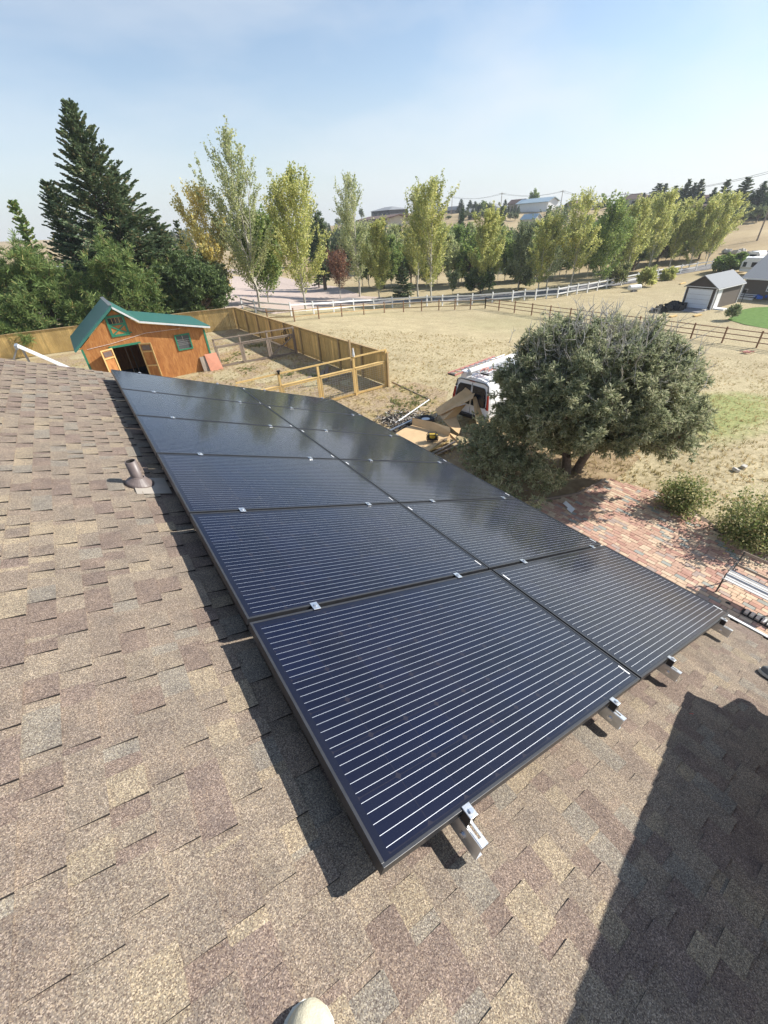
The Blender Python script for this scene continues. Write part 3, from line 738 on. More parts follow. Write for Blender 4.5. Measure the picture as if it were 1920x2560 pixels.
def person(label,toeR,dR,toeL,dL,pel,chest,head,wr,bootmat,loc,kneeF):

    def ank(toe,d): return roofpt(toe[0]-d[0]*.235,toe[1]-d[1]*.235,.10)
    dR=Vector((dR[0],dR[1],0)).normalized();dL=Vector((dL[0],dL[1],0)).normalized()
    AR,AL=ank(toeR,dR),ank(toeL,dL);pel=Vector(pel);chest=Vector(chest);head=Vector(head)
    fw=Vector(kneeF);sd=fw.cross(Vector((0,0,1))).normalized()
    KR=(AR+pel+sd*.1)/2+fw*.10;KL=(AL+pel-sd*.1)/2+fw*.10
    J=dict(pelvis=(pel,.135,0,.8),spine=((pel+chest)/2,.13,1,.75),chest=(chest,.15,1,.7),neck=(chest.lerp(head,.55),.055,2),head=(head,.085,2,1.1),crown=(head+Vector((0,0,.09)),.075,3),
      hipR=(pel+sd*.1-Vector((0,0,.06)),.095,0),kneeR=(KR,.065,0),ankR=(AR,.048,0),footR=(AR-Vector((0,0,.03)),.04,0),
      hipL=(pel-sd*.1-Vector((0,0,.06)),.095,0),kneeL=(KL,.065,0),ankL=(AL,.048,0),footL=(AL-Vector((0,0,.03)),.04,0))
    E_=[('pelvis','spine'),('spine','chest'),('chest','neck'),('neck','head'),('head','crown'),('pelvis','hipR'),('hipR','kneeR'),('kneeR','ankR'),('ankR','footR'),('pelvis','hipL'),('hipL','kneeL'),('kneeL','ankL'),('ankL','footL')]
    for sg,n_,W in ((1,'R',wr[0]),(-1,'L',wr[1])):
        sh=chest+sd*.17*sg+Vector((0,0,.05));W=Vector(W);el=(sh+W)/2+sd*.08*sg-Vector((0,0,.10))
        J['sh'+n_]=(sh,.06,1);J['el'+n_]=(el,.042,1);J['h'+n_+'wrist']=(W,.027,2)
        E_+=[('chest','sh'+n_),('sh'+n_,'el'+n_),('el'+n_,'h'+n_+'wrist')];hand(J,E_,'h'+n_,W,(W-el),sg)
    t=body(label,J,E_,[m['jeans'],m['shirt'],m['skin'],m['hair']],loc)
    for toe,d in ((toeR,dR),(toeL,dL)):
        D=X_*d.x+Y_*d.y;boot(t,roofpt(toe[0],toe[1],.002),D,bootmat,wsc=1.22 if bootmat==m['boot'] else 1.0)
    return t
person('person holding the camera, only the toe of a pale canvas boot in view',(-.232,-.088),(.50,.87),(-.62,-.50),(.4,.9),(-.45,-.78,7.08),(-.43,-.74,7.48),(-.40,-.70,7.80),((-.20,-.62,7.48),(-.42,-.52,7.46)),m['boot'],tuple(A2W(-.3,-.3,RN)),(.5,.8,0))
person('person crouching by the gutter with a grey work shoe on the shingles',(2.985,-.325),(-.12,1),(3.42,-.62),(.1,1),(3.02,-1.02,5.42),(2.80,-.80,5.80),(2.68,-.66,6.06),((2.50,-.52,5.62),(2.42,-.95,5.72)),m['boot2'],tuple(A2W(3.1,-.8,RN)),(-.3,.9,0))
def AH(u,v,h):return A2W(u,v,RN)+Vector((0,0,h))
w=MB();A_=AH(2.70,-.375,.63);B_=AH(1.02,-.91,1.14);dv=A2W(.30,-.85,-.42)-A2W(0,0,0)  # added out-of-view sheet, shaped to throw the straight shadow edge on the roof
w.prism([A_,B_,B_+dv,A_+dv],(0,0,-.02));tag(w.build('cardboard_sheet',m['card']),'large flat unseen cardboard sheet added to cast the straight-edged shadow on the shingles','cardboard')
w=MB();p0=roofpt(1.17,-.105,.004) ;p0=A2W(1.93,-.22,RN+.004);w.tube(p0,p0+Vector((.02,-.012,-.007)),.0022,n=6);tag(w.build('red_screw',simple('red_pin',(.55,.05,.03),.4)),'tiny red stick lying on the shingles near the array','stick')
# ---- bench on the patio
t=thing('garden_bench','white slatted garden bench with open back on the brick patio','bench',(9.95,1.1,.03))
zs=.45
for yb,nm in ((1.10,0),(-.05,1)):
    w=MB();x0,x1=9.93,10.42
    w.path([(x0-.01,yb,.03),(x0+.02,yb,.2),(x0,yb,zs-.02)],.017);w.path([(x1+.10,yb,.03),(x1,yb,.22),(x1-.03,yb,zs-.02)],.017)
    w.path([(x0,yb,zs-.02),(x1,yb,zs-.05),(x1+.08,yb,zs+.12),(x1+.20,yb,.88)],.016)
    w.path([(x0+.02,yb,zs),(x0-.01,yb,zs+.14),(x0+.08,yb,zs+.21),(x1+.11,yb,zs+.20)],.013)
    w.build('end_frame',simple('bench_iron',(.045,.05,.05),.5) if nm==0 else bpy.data.materials['bench_iron'],t)
for k in range(5):
    w=MB();w.box((9.96+k*.098,.525,zs),(.072,1.2,.02));w.build('seat_slat',m['benchpaint'],t)
w=MB();w.box((10.625,.525,.86),(.022,1.22,.06),Matrix.Rotation(.28,3,'Y'));w.build('top_rail',m['oldwood'],t)
w=MB();w.box((10.50,.525,.56),(.02,1.2,.05),Matrix.Rotation(.28,3,'Y'));w.build('back_rail',m['oldwood'],t)
t=thing('slotted_tray','row of small grey blocks in a dark tray under the bench','tray',(9.8,.2,.03))
w=MB();w.box((9.72,-.05,.045),(.20,1.1,.02));w.build('tray_base',m['black'],t)
for k in range(10):
    w=MB();w.box((9.72,.42-k*.105,.075),(.16,.07,.05));w.build('block',m['galv'],t)
w=MB();w.tube((9.75,.78,.03),(9.75,.78,.032),.05,n=16);tag(w.build('round_drain',m['black']),'small round dark hole cover in the bricks beside the bench','drain')
c=G(1420,1272,.03);w=MB();w.poly([c+Vector(q) for q in ((-.12,-.2,.01),(.12,-.16,.02),(.17,.03,.05),(.0,.02,.04),(-.08,.0,.03))]);w.poly([c+Vector(q) for q in ((.0,.02,.04),(.17,.03,.05),(.2,.24,.09),(.06,.24,.05))])
tag(w.build('crumpled_paper',m['sticker']),'white crumpled paper sheet lying on the shaded brick patio','paper')
# ================================================= yard: barn, fences, pens
YB=29.9
t=thing('barn_shed','orange plywood barn shed with green metal roof and double doors open','shed',(2.9,YB,0))
XL,XR=-.53,6.42;DEP=4.5
prof=[(XL,2.55),(1.73,4.25),(2.82,3.38),(XR,2.56)]
dx0,dx1,dz=1.0,2.42,2.30
w=MB()   # front wall with door, loft and window openings, built of butted panels
def fp(x0,z0,x1,z1,za=None,zb=None):
    w.prism([(x0,YB,z0),(x1,YB,z0),(x1,YB,z1 if zb is None else zb),(x0,YB,z1 if za is None else za)],(0,.05,0))
def zt(x): return float(np.interp(x,[q[0] for q in prof],[q[1] for q in prof]))
fp(XL,0,dx0,0,zt(XL),zt(dx0)) 
fp(dx0,dz,1.73,0,zt(dx0),zt(1.73));fp(1.73,dz,dx1,0,zt(1.73),zt(dx1))
fp(dx1,0,2.82,0,zt(dx1),zt(2.82))
wx0,wx1,wz0,wz1=4.60,5.36,1.58,2.36
fp(2.82,0,wx0,0,zt(2.82),zt(wx0));fp(wx1,0,XR,0,zt(wx1),zt(XR));fp(wx0,0,wx1,wz0);fp(wx0,wz1,wx1,0,zt(wx0),zt(wx1))
w.build('front_wall',m['ply'],t)
w=MB();w.box((XR-.025,YB+.05+DEP/2,1.27),(.05,DEP-.1,2.54));w.box((XL+.025,YB+.05+DEP/2,1.25),(.05,DEP-.1,2.5));w.box(((XL+XR)/2,YB+DEP,1.2),(XR-XL-.1,.05,2.4));w.build('wall',m['ply'],t)
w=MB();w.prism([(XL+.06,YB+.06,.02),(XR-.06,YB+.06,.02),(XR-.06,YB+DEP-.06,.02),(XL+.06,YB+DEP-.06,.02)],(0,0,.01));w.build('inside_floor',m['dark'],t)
rf=MB();ov=.32
def roofslab(x0,z0,x1,z1,mm=0):
    rf.prism([(x0,YB-ov,z0),(x1,YB-ov,z1),(x1,YB+DEP+.2,z1),(x0,YB+DEP+.2,z0)],(0,0,.09),m=mm)
roofslab(-.84,2.48,1.742,4.43);roofslab(1.744,4.43,2.88,3.50,0);roofslab(2.882,3.50,6.74,2.62,0)
rt=rf.build('roof',[m['greenroof'],m['whiteroof']],t)
w=MB();w.bar((1.74,YB-ov-.004,4.535),(1.74,YB+DEP+.2,4.535),.2,.02);w.build('ridge_cap',m['galv'],rt)
w=MB()
w.bar((-.84,YB-ov-.012,2.47),(1.742,YB-ov-.012,4.42),.02,.10);w.build('rake_trim',m['greenroof'],rt);w=MB()
for a,b_ in (((1.744,4.39),(2.88,3.46)),((2.88,3.46),(6.74,2.58))):w.bar((a[0],YB-ov-.012,a[1]+.03),(b_[0],YB-ov-.012,b_[1]+.03),.02,.10)
w.build('rake_trim',m['whiteroof'],rt)
w=MB()
for x in(XL+.05,XR-.05):
    w=MB();w.box((x,YB-.012,1.26),(.11,.02,2.46));w.build('corner_trim',m['green'],t)
w=MB()
w.box(((dx0+dx1)/2,YB-.015,dz+.05),(dx1-dx0+.3,.03,.11));w.build('door_header',m['green'],t)
for c_ in [(XL+.5+i*.9,YB+.12,1.2) for i in (0,1,3,4)]+[(1.75,YB+1.5,1.1),(2.1,YB+2.4,1.1)]:w=MB();w.box(c_,(.04,.09,2.25));w.build('inner_stud',m['oldwood'],t)
def bdoor(hx,dirx):
    # inside face of an open door: framed plywood leaf
    w=MB();p=Vector((hx,YB-.02,.06));d=Vector((dirx[0],dirx[1],0)).normalized();L=.74;z1=2.27;e=p+d*L;nn=Vector((d.y,-d.x,0))
    if nn.y>0:nn=-nn
    def P(s,z):return p+d*s+Vector((0,0,z))
    w.bar(P(0.04,1.13),P(L-.04,1.13),.02,z1-.05,m=0)
    df=w.build('door',m['ply'],t)
    w=MB();o_=nn*.03
    for s in(.035,L-.035):w.bar(P(s,0)+o_,P(s,z1)+o_,.07,.035,up=nn)
    for z in(.04,.95,1.78,z1-.04):w.bar(P(.07,z)+o_,P(L-.07,z)+o_,.035,.07)
    w.build('door_frame',m['pine'],df)
    w=MB();w.bar(P(.13,2.0)+o_*.7,P(L-.13,2.0)+o_*.7,.012,.28);w.build('door_window',simple('dirty_glass',(.16,.12,.11),.2,0,.2,4) if 'dirty_glass' not in bpy.data.materials else bpy.data.materials['dirty_glass'],df)
bdoor(dx0-.02,(-.93,-.5));bdoor(dx1+.02,(.9,-.55))
lx0,lx1,lz0,lz1=1.22,2.2,2.86,3.98
w=MB();yy=YB-.02
w.box(((lx0+lx1)/2,YB-.009,(lz0+lz1)/2),(lx1-lx0-.1,.018,lz1-lz0-.1),m=1)
for c,s in ((((lx0+lx1)/2,yy,lz1-.06),(lx1-lx0,.04,.12)),(((lx0+lx1)/2,yy,lz0+.06),(lx1-lx0,.04,.12)),((lx0+.06,yy,(lz0+lz1)/2),(.12,.04,lz1-lz0-.24)),((lx1-.06,yy,(lz0+lz1)/2),(.12,.04,lz1-lz0-.24)),(((lx0+lx1)/2,yy,3.5),(lx1-lx0-.24,.04,.10))):w.box(c,s)
w.bar((lx0+.12,yy-.006,3.44),(lx1-.12,yy-.006,2.98),.025,.08);w.bar((lx0+.12,yy+.008,2.98),(lx1-.12,yy+.008,3.44),.02,.08)
ld=w.build('loft_door',[m['green'],m['ply']],t)
w=MB();w.box(((lx0+lx1)/2,YB-.019,3.70),(lx1-lx0-.24,.006,.28));w.build('loft_glass',m['glass'],ld)
w=MB()
for k in (1,2,3):w.box((lx0+.12+(lx1-lx0-.24)*k/4,YB-.026,3.70),(.02,.01,.28))
w.build('muntin',m['pine'],ld)
w=MB()
for z in(3.88,2.98):w.box((lx1-.02,yy-.03,z),(.28,.02,.06))
w.build('hinge',m['green'],ld)
w=MB();xa,xb,za,zb=4.52,5.44,1.50,2.44
for c,s in ((((xa+xb)/2,yy,zb-.04),(xb-xa,.05,.08)),(((xa+xb)/2,yy,za+.04),(xb-xa,.05,.08)),((xa+.04,yy,(za+zb)/2),(.08,.05,zb-za-.16)),((xb-.04,yy,(za+zb)/2),(.08,.05,zb-za-.16))):w.box(c,s)
wf=w.build('window_frame',m['green'],t)
w=MB();w.box(((xa+xb)/2,YB+.02,(za+zb)/2),(xb-xa-.16,.006,zb-za-.16));w.build('window_glass',simple('window_screen',(.09,.095,.10),.35,0,.3,3),wf)
w=MB()
for z in(1.82,1.9,2.0,2.12):w.box(((xa+xb)/2,YB+.012,z),(xb-xa-.16,.006,.012))
w.box(((xa+xb)/2,YB+.012,2.2),(.02,.006,.3));w.build('louvre',m['galv'],wf)
w=MB();w.path([(XL+.3,YB-.02,2.45),(1.1,YB-.03,2.55),(3,YB-.03,2.82),(5,YB-.05,2.62+.15)],.008);w.build('wire',m['whitemetal'],t)
# boards leaning on the barn corner
w=MB();w.prism([(5.62,YB-.30,.0),(6.02,YB-.34,.0),(5.98,YB-.05,.92),(5.62,YB-.05,.90)],(0,.03,0));tag(w.build('foam_board',m['tanwall']),'narrow greyish pink board leaning on the barn corner behind the salmon board','board')
w=MB();w.prism([(6.0,YB-.45,.0),(6.82,YB-.55,.0),(6.72,YB-.12,1.02),(5.96,YB-.08,1.02)],(0,.03,0));tag(w.build('foam_board',m['pinkboard']),'square salmon coloured board leaning against the right corner of the barn','board')
# ---- privacy fence
def privacy(name,label,pts,h,capm='fencecap',bay=2.4,gap=0,side=1):
    t=thing(name,label,'fence',tuple(g(*pts[0])))
    for a,b_ in zip(pts[:-1],pts[1:]):
        a=Vector(a);b_=Vector(b_);L=(b_-a).length;n=max(1,round(L/bay));d=(b_-a)/L;nn=Vector((-d.y,d.x))*side
        for k in range(n):
            p=a+d*L*k/n;q=a+d*L*(k+1)/n
            w=MB();nb=int((q-p).length/.142);tilt=0
            for i in range(nb):
                c=p+(q-p)*(i+.5)/nb;z0=float(H(c.x,c.y))
                hh=h-.05+random.uniform(-.008,.008);off=random.uniform(-.004,.004)
                w.bar((*(c-d*.067+nn*off),z0+hh/2+.03),(*(c+d*.067+nn*off),z0+hh/2+.03),.018,hh)
            w.build('board_panel',m['fence'],t)
            w=MB();zp=float(H(p.x,p.y));zq=float(H(q.x,q.y))
            w.bar((*p,zp+h+.0),(*q,zq+h+.0),.14,.035,ext=-.001);w.build('cap_rail',m[capm],t)
            for z in(.22,h-.16):w=MB();w.bar((*(p+nn*.033),zp+z),(*(q+nn*.033),zq+z),.035,.085);w.build('stringer',m['fence'],t)
        for k in range(n+1):
            p=a+d*L*k/n+nn*.06;z0=float(H(p.x,p.y));w=MB();w.box((*p,z0+h/2-.02),(.09,.09,h+.02));w.build('post',m['fencecap'],t)
    return t
privacy('privacy_fence','long golden stained board fence between the dog pens and the dry field',[(12.9,18.6),(12.55,26),(12.35,34),(12.2,42)],1.83,side=1)
privacy('privacy_fence','golden stained board fence running behind the barn shed below the pines',[(12.15,42.1),(8,43.2),(0,44.6),(-9,46)],1.83,side=-1)
w=MB();w.box((11.9,20.9,1.15),(.1,.1,2.3));
tag(w.build('tall_post',m['fencecap']),'tall wooden post sticking up above the long privacy fence','post')
# garden hoses on fence
w=MB()
for k in range(3):
    c=Vector((12.28,30.6+k*.45,1.15-.1*k));w.path([c+Vector((-.02,.34*math.cos(a),.42*math.sin(a)-.1*k)) for a in np.linspace(.3,5.6,14)],.02)
tag(w.build('garden_hose',m['black']),'black hose hung in loops on the inner side of the privacy fence','hose')
# ---- pens
def panel_fence(name,label,X,Y,zt_,zl,toprail,mats,base=True,wire=None,cross=None):
    t=thing(name,label,'fence',(X[0],Y[0],0));mp,mr=mats
    n=len(X)
    for i in range(n):
        w=MB();w.box((X[i],Y[i],zt_[i]/2),(.10,.10,zt_[i]));w.build('post',m[mp],t)
    for i in range(n-1):
        a=Vector((X[i],Y[i],0));b_=Vector((X[i+1],Y[i+1],0));d=(b_-a).normalized()
        w=MB()
        if toprail:w.bar(a+Vector((0,-.052,toprail)),b_+Vector((0,-.052,toprail)),.04,.07)
        w.bar(a+d*.05+Vector((0,0,zl)),b_-d*.05+Vector((0,0,zl)),.14,.04)
        w.build('top_rail',m[mr],t)
        w=MB();i0=a+d*.07;i1=b_-d*.07
        w.bar(i0+Vector((0,-.04,zl-.08)),i1+Vector((0,-.04,zl-.08)),.035,.07);w.bar(i0+Vector((0,0,.1)),i1+Vector((0,0,.1)),.035,.12)
        for q in(i0+d*.03,i1-d*.03):w.bar(q+Vector((0,-.04,.16)),q+Vector((0,-.04,zl-.12)),.07,.035,up=(0,1,0))
        if cross==i:
            w.bar(i0+Vector((0,-.04,.18)),i1+Vector((0,-.04,zl-.12)),.035,.08);w.bar(i1+Vector((0,-.012,.18)),i0+Vector((0,-.012,zl-.12)),.03,.08)
        w.build('gate_frame' if cross==i else 'bay_frame',m[mr],t)
        if wire is not None:
            w=MB();L=(i1-i0).length;k=0
            while k*.14<L:
                q=i0+d*k*.14;w.bar(q+Vector((0,-.065,.12)),q+Vector((0,-.065,zl-.06)),.004,.004,up=(0,1,0));k+=1
            for z in np.arange(.18,zl,.11):w.bar(i0+Vector((0,-.065,z)),i1+Vector((0,-.065,z)),.004,.004)
            w.build('wire_mesh',m['galv'],t)
    return t
panel_fence('pen_fence','new yellow pine pen fence with high top rail nearest the solar array',[12.80,10.78,8.75,6.74,4.7],[18.7,18.7,18.75,18.8,18.85],[2.02,2.02,1.98,1.98,1.9],1.42,2.0,('pine','pine'),wire=1)
panel_fence('pen_fence','grey weathered pen fence and braced gate between barn and privacy fence',[12.2,10.30,8.45,6.75],[29.3,29.5,29.7,29.85],[1.85,1.85,1.85,1.85],1.36,1.80,('oldwood','oldwood'),cross=0)
for (x,y,z,c_,lb) in ((10.78,18.62,2.02,'white','white rag wrapped round the top of a pine pen post'),(6.74,18.74,1.98,'black','black cup sitting on a pine pen post above the panels')):
    w=MB();w.tube((x,y,z),(x,y,z+.12),.05,.06,n=10)
    if c_=='white':w.tube((x,y,z+.12),(x,y,z+.42),.06,.025,n=8)
    else:w.tube((x,y,z+.12),(x,y,z+.16),.085,.085,n=12)
    tag(w.build('post_cover',m[c_]),lb,'rag' if c_=='white' else 'cup')
def plank(a,b_,w_,h_,mt,label,name='plank'):
    w=MB();w.bar(a,b_,w_,h_);return tag(w.build(name,m[mt]),label,'plank')
plank((10.2,21.9,.05),(11.6,24.0,.05),.2,.05,'oldwood','grey plank lying by the long fence in shade, closest to the pine pen')
plank((10.7,22.0,.08),(12.2,24.6,.05),.2,.05,'oldwood','grey plank lying by the long fence, farthest toward the gate')
plank((9.6,22.6,.05),(10.4,23.4,.05),.24,.05,'oldwood','short wide grey board lying beside the longer planks in the pen')
plank((7.2,18.2,.12),(8.9,16.2,.05),.16,.12,'oldwood','dark weathered beam lying just behind the array under the pine pen fence')
plank((4.9,20.4,.3),(7.2,21.2,.25),.22,.05,'pine','pale new board lying across the lumber heap inside the pine pen')
plank((5.0,20.0,.12),(7.3,20.9,.12),.3,.12,'oldwood','pinkish grey timber under the pale board in the pine pen')
plank((4.6,19.6,.2),(6.2,20.9,.42),.12,.05,'pine','pale stick propped across the lumber heap in the pine pen')
for k,(x,y) in enumerate(((3.9,19.2),(4.2,19.4),(4.5,19.1))):
    w=MB();w.path([(x,y,0),(x+.05,y,.5),(x-.03,y+.05,1.0+.15*k)],.03);tag(w.build('stake',m['pine']),['thin pale stake behind the array, upslope one of three','thin pale stake behind the array, middle one of three','thin pale stake behind the array, taller one nearest the fence'][k],'stake','pale stakes behind the array')
# white ribbed roof low behind the house
p1=atY(43,869,20);p2=atY(140,911,20)
t=thing('small_shelter','small shelter with white ribbed metal roof just past the roof edge','shelter',(p1.x,20,0))
w=MB();d=(p2-p1).normalized()
q2=p1+d*2.4
for k in range(9):
    w.prism([p1+Vector((0,.06*k*1.0,0)),q2+Vector((0,.06*k,0)),q2+Vector((0,.06*k+.045,0)),p1+Vector((0,.06*k+.045,0))],(0,0,.035 if k%2 else .05))
w.build('roof',m['whitemetal'],t)
w=MB();w.box(p1+Vector((-.03,.25,.0)),(.09,.56,.13));w.build('ridge_cap',m['galv'],t)
w=MB();w.bar(p1+Vector((-.05,.1,-.06)),p1+Vector((-1.1,.1,-1.5)),.05,.05);w.bar(p1+Vector((0.1,.25,-.06)),(p1.x+.1,20.25,0),.07,.07);w.bar(q2+Vector((-.2,.25,0)),(q2.x-.2,20.25,0),.07,.07,up=(0,1,0));w.build('post',m['galv'],t)
w=MB();
plank((-2.6,25.6,.1),(.3,25.2,.1),.14,.1,'pine','pale timber on the ground left of the barn, nearer the roof edge')
plank((-2.2,27.6,.1),(-.6,27.0,.1),.14,.1,'pine','pale timber on the ground left of the barn, nearer the barn')
# ---- ranch fences
def railfence(label,pts,h,rails,mp,mr,pw=.1,rw=.04,rh=.09,name='rail_fence',round_=False,spacing=None):
    P=[Vector((p[0],p[1],float(H(p[0],p[1])))) for p in pts]
    t=thing(name,label,'fence',tuple(P[0]))
    for p in P:
        w=MB()
        w.box((p.x,p.y,p.z+h/2),(pw,pw,h+.06));
        if name=='vinyl_fence':w.box((p.x,p.y,p.z+h+.05),(pw+.03,pw+.03,.03))
        w.build('post',m[mp],t)
    for a,b_ in zip(P[:-1],P[1:]):
        w=MB()
        for z in rails:w.bar(a+Vector((0,0,z)),b_+Vector((0,0,z)),rw,rh,ext=.0)
        w.build('rail',m[mr],t)
far=[(640,802),(671,794),(737,804.5),(798,797.5),(855,791.5),(910,787),(961,782.5),(1009,780),(1054,777.5),(1097,775.8),(1137,775),(1175.5,774),(1212.6,771.7)]
far=[Gp([(671,806)])[0]]+Gp(far[2:])
railfence('brown post and rail fence with tan rails along the far side of the dry field',far,1.22,(.45,1.0),'post','railtan')
rt_=Gp([(1212.6,771.7),(1247,772),(1286,777),(1329,783),(1374,789),(1424,794),(1476,803),(1535,812),(1594,822),(1654.5,834),(1726,846.6),(1803.7,857.6),(1890,870)])
a=rt_[0];b_=rt_[-1];N_=13;RF=[a.lerp(b_,k/12) for k in range(13)]
d=(b_-a)/12
xs=[];
for (px,py) in [(1212.6,771.7),(1247,772),(1286,777),(1329,783),(1374,789),(1424,794),(1476,803),(1535,812),(1594,822),(1654.5,834),(1726,846.6),(1803.7,857.6),(1890,870)]:
    rr_=ray(px,py);A2=Vector((a.x,a.y));D2=Vector((b_.x-a.x,b_.y-a.y));det=rr_[0]*-D2.y+rr_[1]*D2.x
    tt=((A2.x-CAM[0])*rr_[1]-(A2.y-CAM[1])*rr_[0])/(D2.y*rr_[0]-D2.x*rr_[1]) ;q=A2+D2*tt;xs.append((q.x,q.y))
xs+= [(xs[-1][0]+(xs[-1][0]-xs[-2][0])*k,xs[-1][1]+(xs[-1][1]-xs[-2][1])*k) for k in (1,2)]
railfence('brown three rail fence along the east side of the dry field toward the grey garage',xs,1.22,(.38,.75,1.12),'post','post',rw=.06,rh=.06)
wf_=[(607,772),(640,782),(729,790),(785,786),(835,782),(885,776),(935,772.6),(981,769),(1024,767),(1067,765),(1105.5,764.5),(1143,763),(1180,761.6),(1230,758),(1280,754),(1310,750.5),(1337.5,750),(1365,747),(1392.5,745),(1417,740),(1441,736),(1467,732),(1492,727),(1515,722),(1552,714),(1590,706),(1616,700),(1641,695),(1670,689),(1700,683),(1738,677),(1776,672)]
railfence('white two rail vinyl fence curving along the drive and road',Gp(wf_),1.25,(.5,1.08),'white','white',pw=.13,rw=.05,rh=.15,name='vinyl_fence')
# ================================================= van with roof load
fv=Vector((.9945,.1045,0)).normalized();rv=Vector((fv.y,-fv.x,0));vo=Vector((12.38,11.85,0));Zv=Vector((0,0,1))
vt=thing('parked_van','white cargo van with tinted rear doors parked behind the pinyon pine','van',tuple(vo))
def VP(x,y,z):return vo+fv*x+rv*y+Zv*z
half=[(.0,.50,.0),(.93,.48,0),(.99,.62,0),(1.0,.95,0),(.985,1.22,.0),(.92,1.62,.06),(.84,1.92,.10),(.70,2.02,.13),(.4,2.07,.15),(0,2.08,.16)]
st=[(0,1,1,1),(.12,1.0,1,0),(3.6,1.0,1,0),(4.15,.985,.93,0),(4.75,.97,.66,0),(5.3,.93,.56,0),(5.5,.85,.5,0)]
w=MB();n=len(half);ring=[(y,z,o_) for y,z,o_ in half]+[(-y,z,o_) for y,z,o_ in half[-2:0:-1]];R_=len(ring)
for (x,sy,sz,k) in st:
    for (y,z,o_) in ring:
        zz=z if sz==1 else (.5+(z-.5)*sz if z>1.0 or sz<.9 else z); w.v.append(VP(x+(o_ if k or x<.5 else 0),y*sy*(.97 if k else 1),zz))
for k in range(len(st)-1):
    for i in range(R_):
        j=(i+1)%R_;w.f.append((k*R_+i,k*R_+j,(k+1)*R_+j,(k+1)*R_+i));w.m.append(0)
w.f.append(tuple(range(R_)));w.m.append(0);w.f.append(tuple((len(st)-1)*R_+i for i in range(R_)));w.m.append(0)
vb_=w.build('body',m['vanw'],vt,bevel=.02)
def rear(y,z,out=.006):
    o_=np.interp(z,[.5,1.22,1.62,1.92,2.02],[0,0,.06,.10,.13]);return VP(o_-out,y,z)
for s in(-1,1):
    w=MB();pts=[(.045,.98),(.72,.98),(.80,1.05),(.79,1.3),(.72,1.68),(.64,1.78),(.045,1.80)]
    w.prism([rear(s*y,z) for y,z in pts],-fv*.006);w.build('rear_window',m['vanglass'],vt)
    w=MB();w.prism([rear(s*y,z) for y,z in((.86,.95),(.965,.95),(.95,1.22),(.90,1.58),(.83,1.58))],-fv*.03);w.build('tail_lamp',m['red'],vt)
    w=MB()
    for z in(1.02,1.66):w.bar(rear(s*.80,z,.02),rear(s*.88,z,.02),.03,.05)
    w.build('hinge',m['blackp'],vt)
w=MB();tr=[(-.80,1.60),(-.76,1.86),(-.6,1.93),(.6,1.93),(.76,1.86),(.80,1.60)]
for a,b_ in zip(tr[:-1],tr[1:]):w.bar(rear(a[0]*1.06,a[1]+.03,.006),rear(b_[0]*1.06,b_[1]+.03,.006),.02,.07,up=fv,ext=.01)
w.build('rear_trim',m['blackp'],vt)
w=MB();w.bar(rear(-.13,1.955,.02),rear(.13,1.955,.02),.03,.04);w.build('brake_lamp',m['red'],vt)
w=MB();w.bar(rear(0,.6,.008),rear(0,1.9,.008),.012,.012);w.build('door_seam',m['blackp'],vt)
w=MB();w.box(VP(-.08,0,.52),(.14,1.9,.16),Matrix((fv,rv,Zv)).transposed());w.build('bumper',m['blackp'],vt,bevel=.02)
for x in(.95,4.4):
    for y in(-.9,.9):
        w=MB();w.tube(VP(x,y-.1,.36),VP(x,y+.1,.36),.36,n=24);ty=w.build('tyre',m['black'],vt)
        w=MB();w.tube(VP(x,y-.105,.36),VP(x,y+.105,.36),.2,n=18);w.build('rim',m['alu'],ty)
for s in(-1,1):
    w=MB();w.prism([VP(x,s*.985,z) for x,z in((3.3,1.25),(4.2,1.25),(3.95,1.72),(3.35,1.74))],rv*s*.012);w.build('side_window',m['vanglass'],vt)
w=MB()
for x in(.5,1.9,3.1):
    w.bar(VP(x,-.82,2.2),VP(x,.82,2.2),.05,.04)
    for s in(-.74,.74):w.bar(VP(x,s,1.95),VP(x,s,2.2),.05,.04,up=fv)
for s in(-.80,.80):w.bar(VP(.3,s,2.23),VP(3.3,s,2.23),.04,.04)
w.build('roof_rack',m['white'],vt)
def ladder(label,x0,x1,y,z,wd,mt,grp='ladders on the van roof',rise=0,yaw=0):
    t=thing('ladder',label,'ladder',tuple(VP(x0,y,z)),grp)
    for s in(-1,1):
        w=MB();w.bar(VP(x0,y+s*wd/2,z),VP(x1,y+s*wd/2+yaw,z+rise),.025,.075);w.build('rail',m[mt],t)
    k=int((x1-x0)/.30)
    for i in range(k):
        f_=(i+.5)/k;x=x0+(x1-x0)*f_;w=MB();w.bar(VP(x,y-wd/2+yaw*f_,z+rise*f_),VP(x,y+wd/2+yaw*f_,z+rise*f_),.035,.03);w.build('rung',m['alu'],t)
    w=MB();w.box(VP(x0+.03,y,z-.02),(.06,wd,.06),Matrix((fv,rv,Zv)).transposed());w.build('foot_bar',m['blackp'],t)
ladder('orange fibreglass ladder overhanging the rear of the white van',-.70,2.4,-.50,2.33,.38,'orangel',rise=.03)
ladder('silver step ladder on the van rack beside the conduit tube, half hidden by pine',.25,2.6,.45,2.3,.40,'alu')
w=MB();w.tube(VP(-.05,-.12,2.36),VP(3.4,-.02,2.40),.11,n=16);tag(w.build('conduit_tube',m['white']),'long white conduit tube carried along the middle of the van rack','tube')
w=MB();w.box(VP(-.02,-.26,2.25),(.34,.30,.26),Matrix((fv,rv,Zv)).transposed());bx=w.build('carton',m['sticker'],bevel=.01);tag(bx,'small white carton at the rear end of the conduit tube on the van','carton')
w=MB()
random.seed(9)
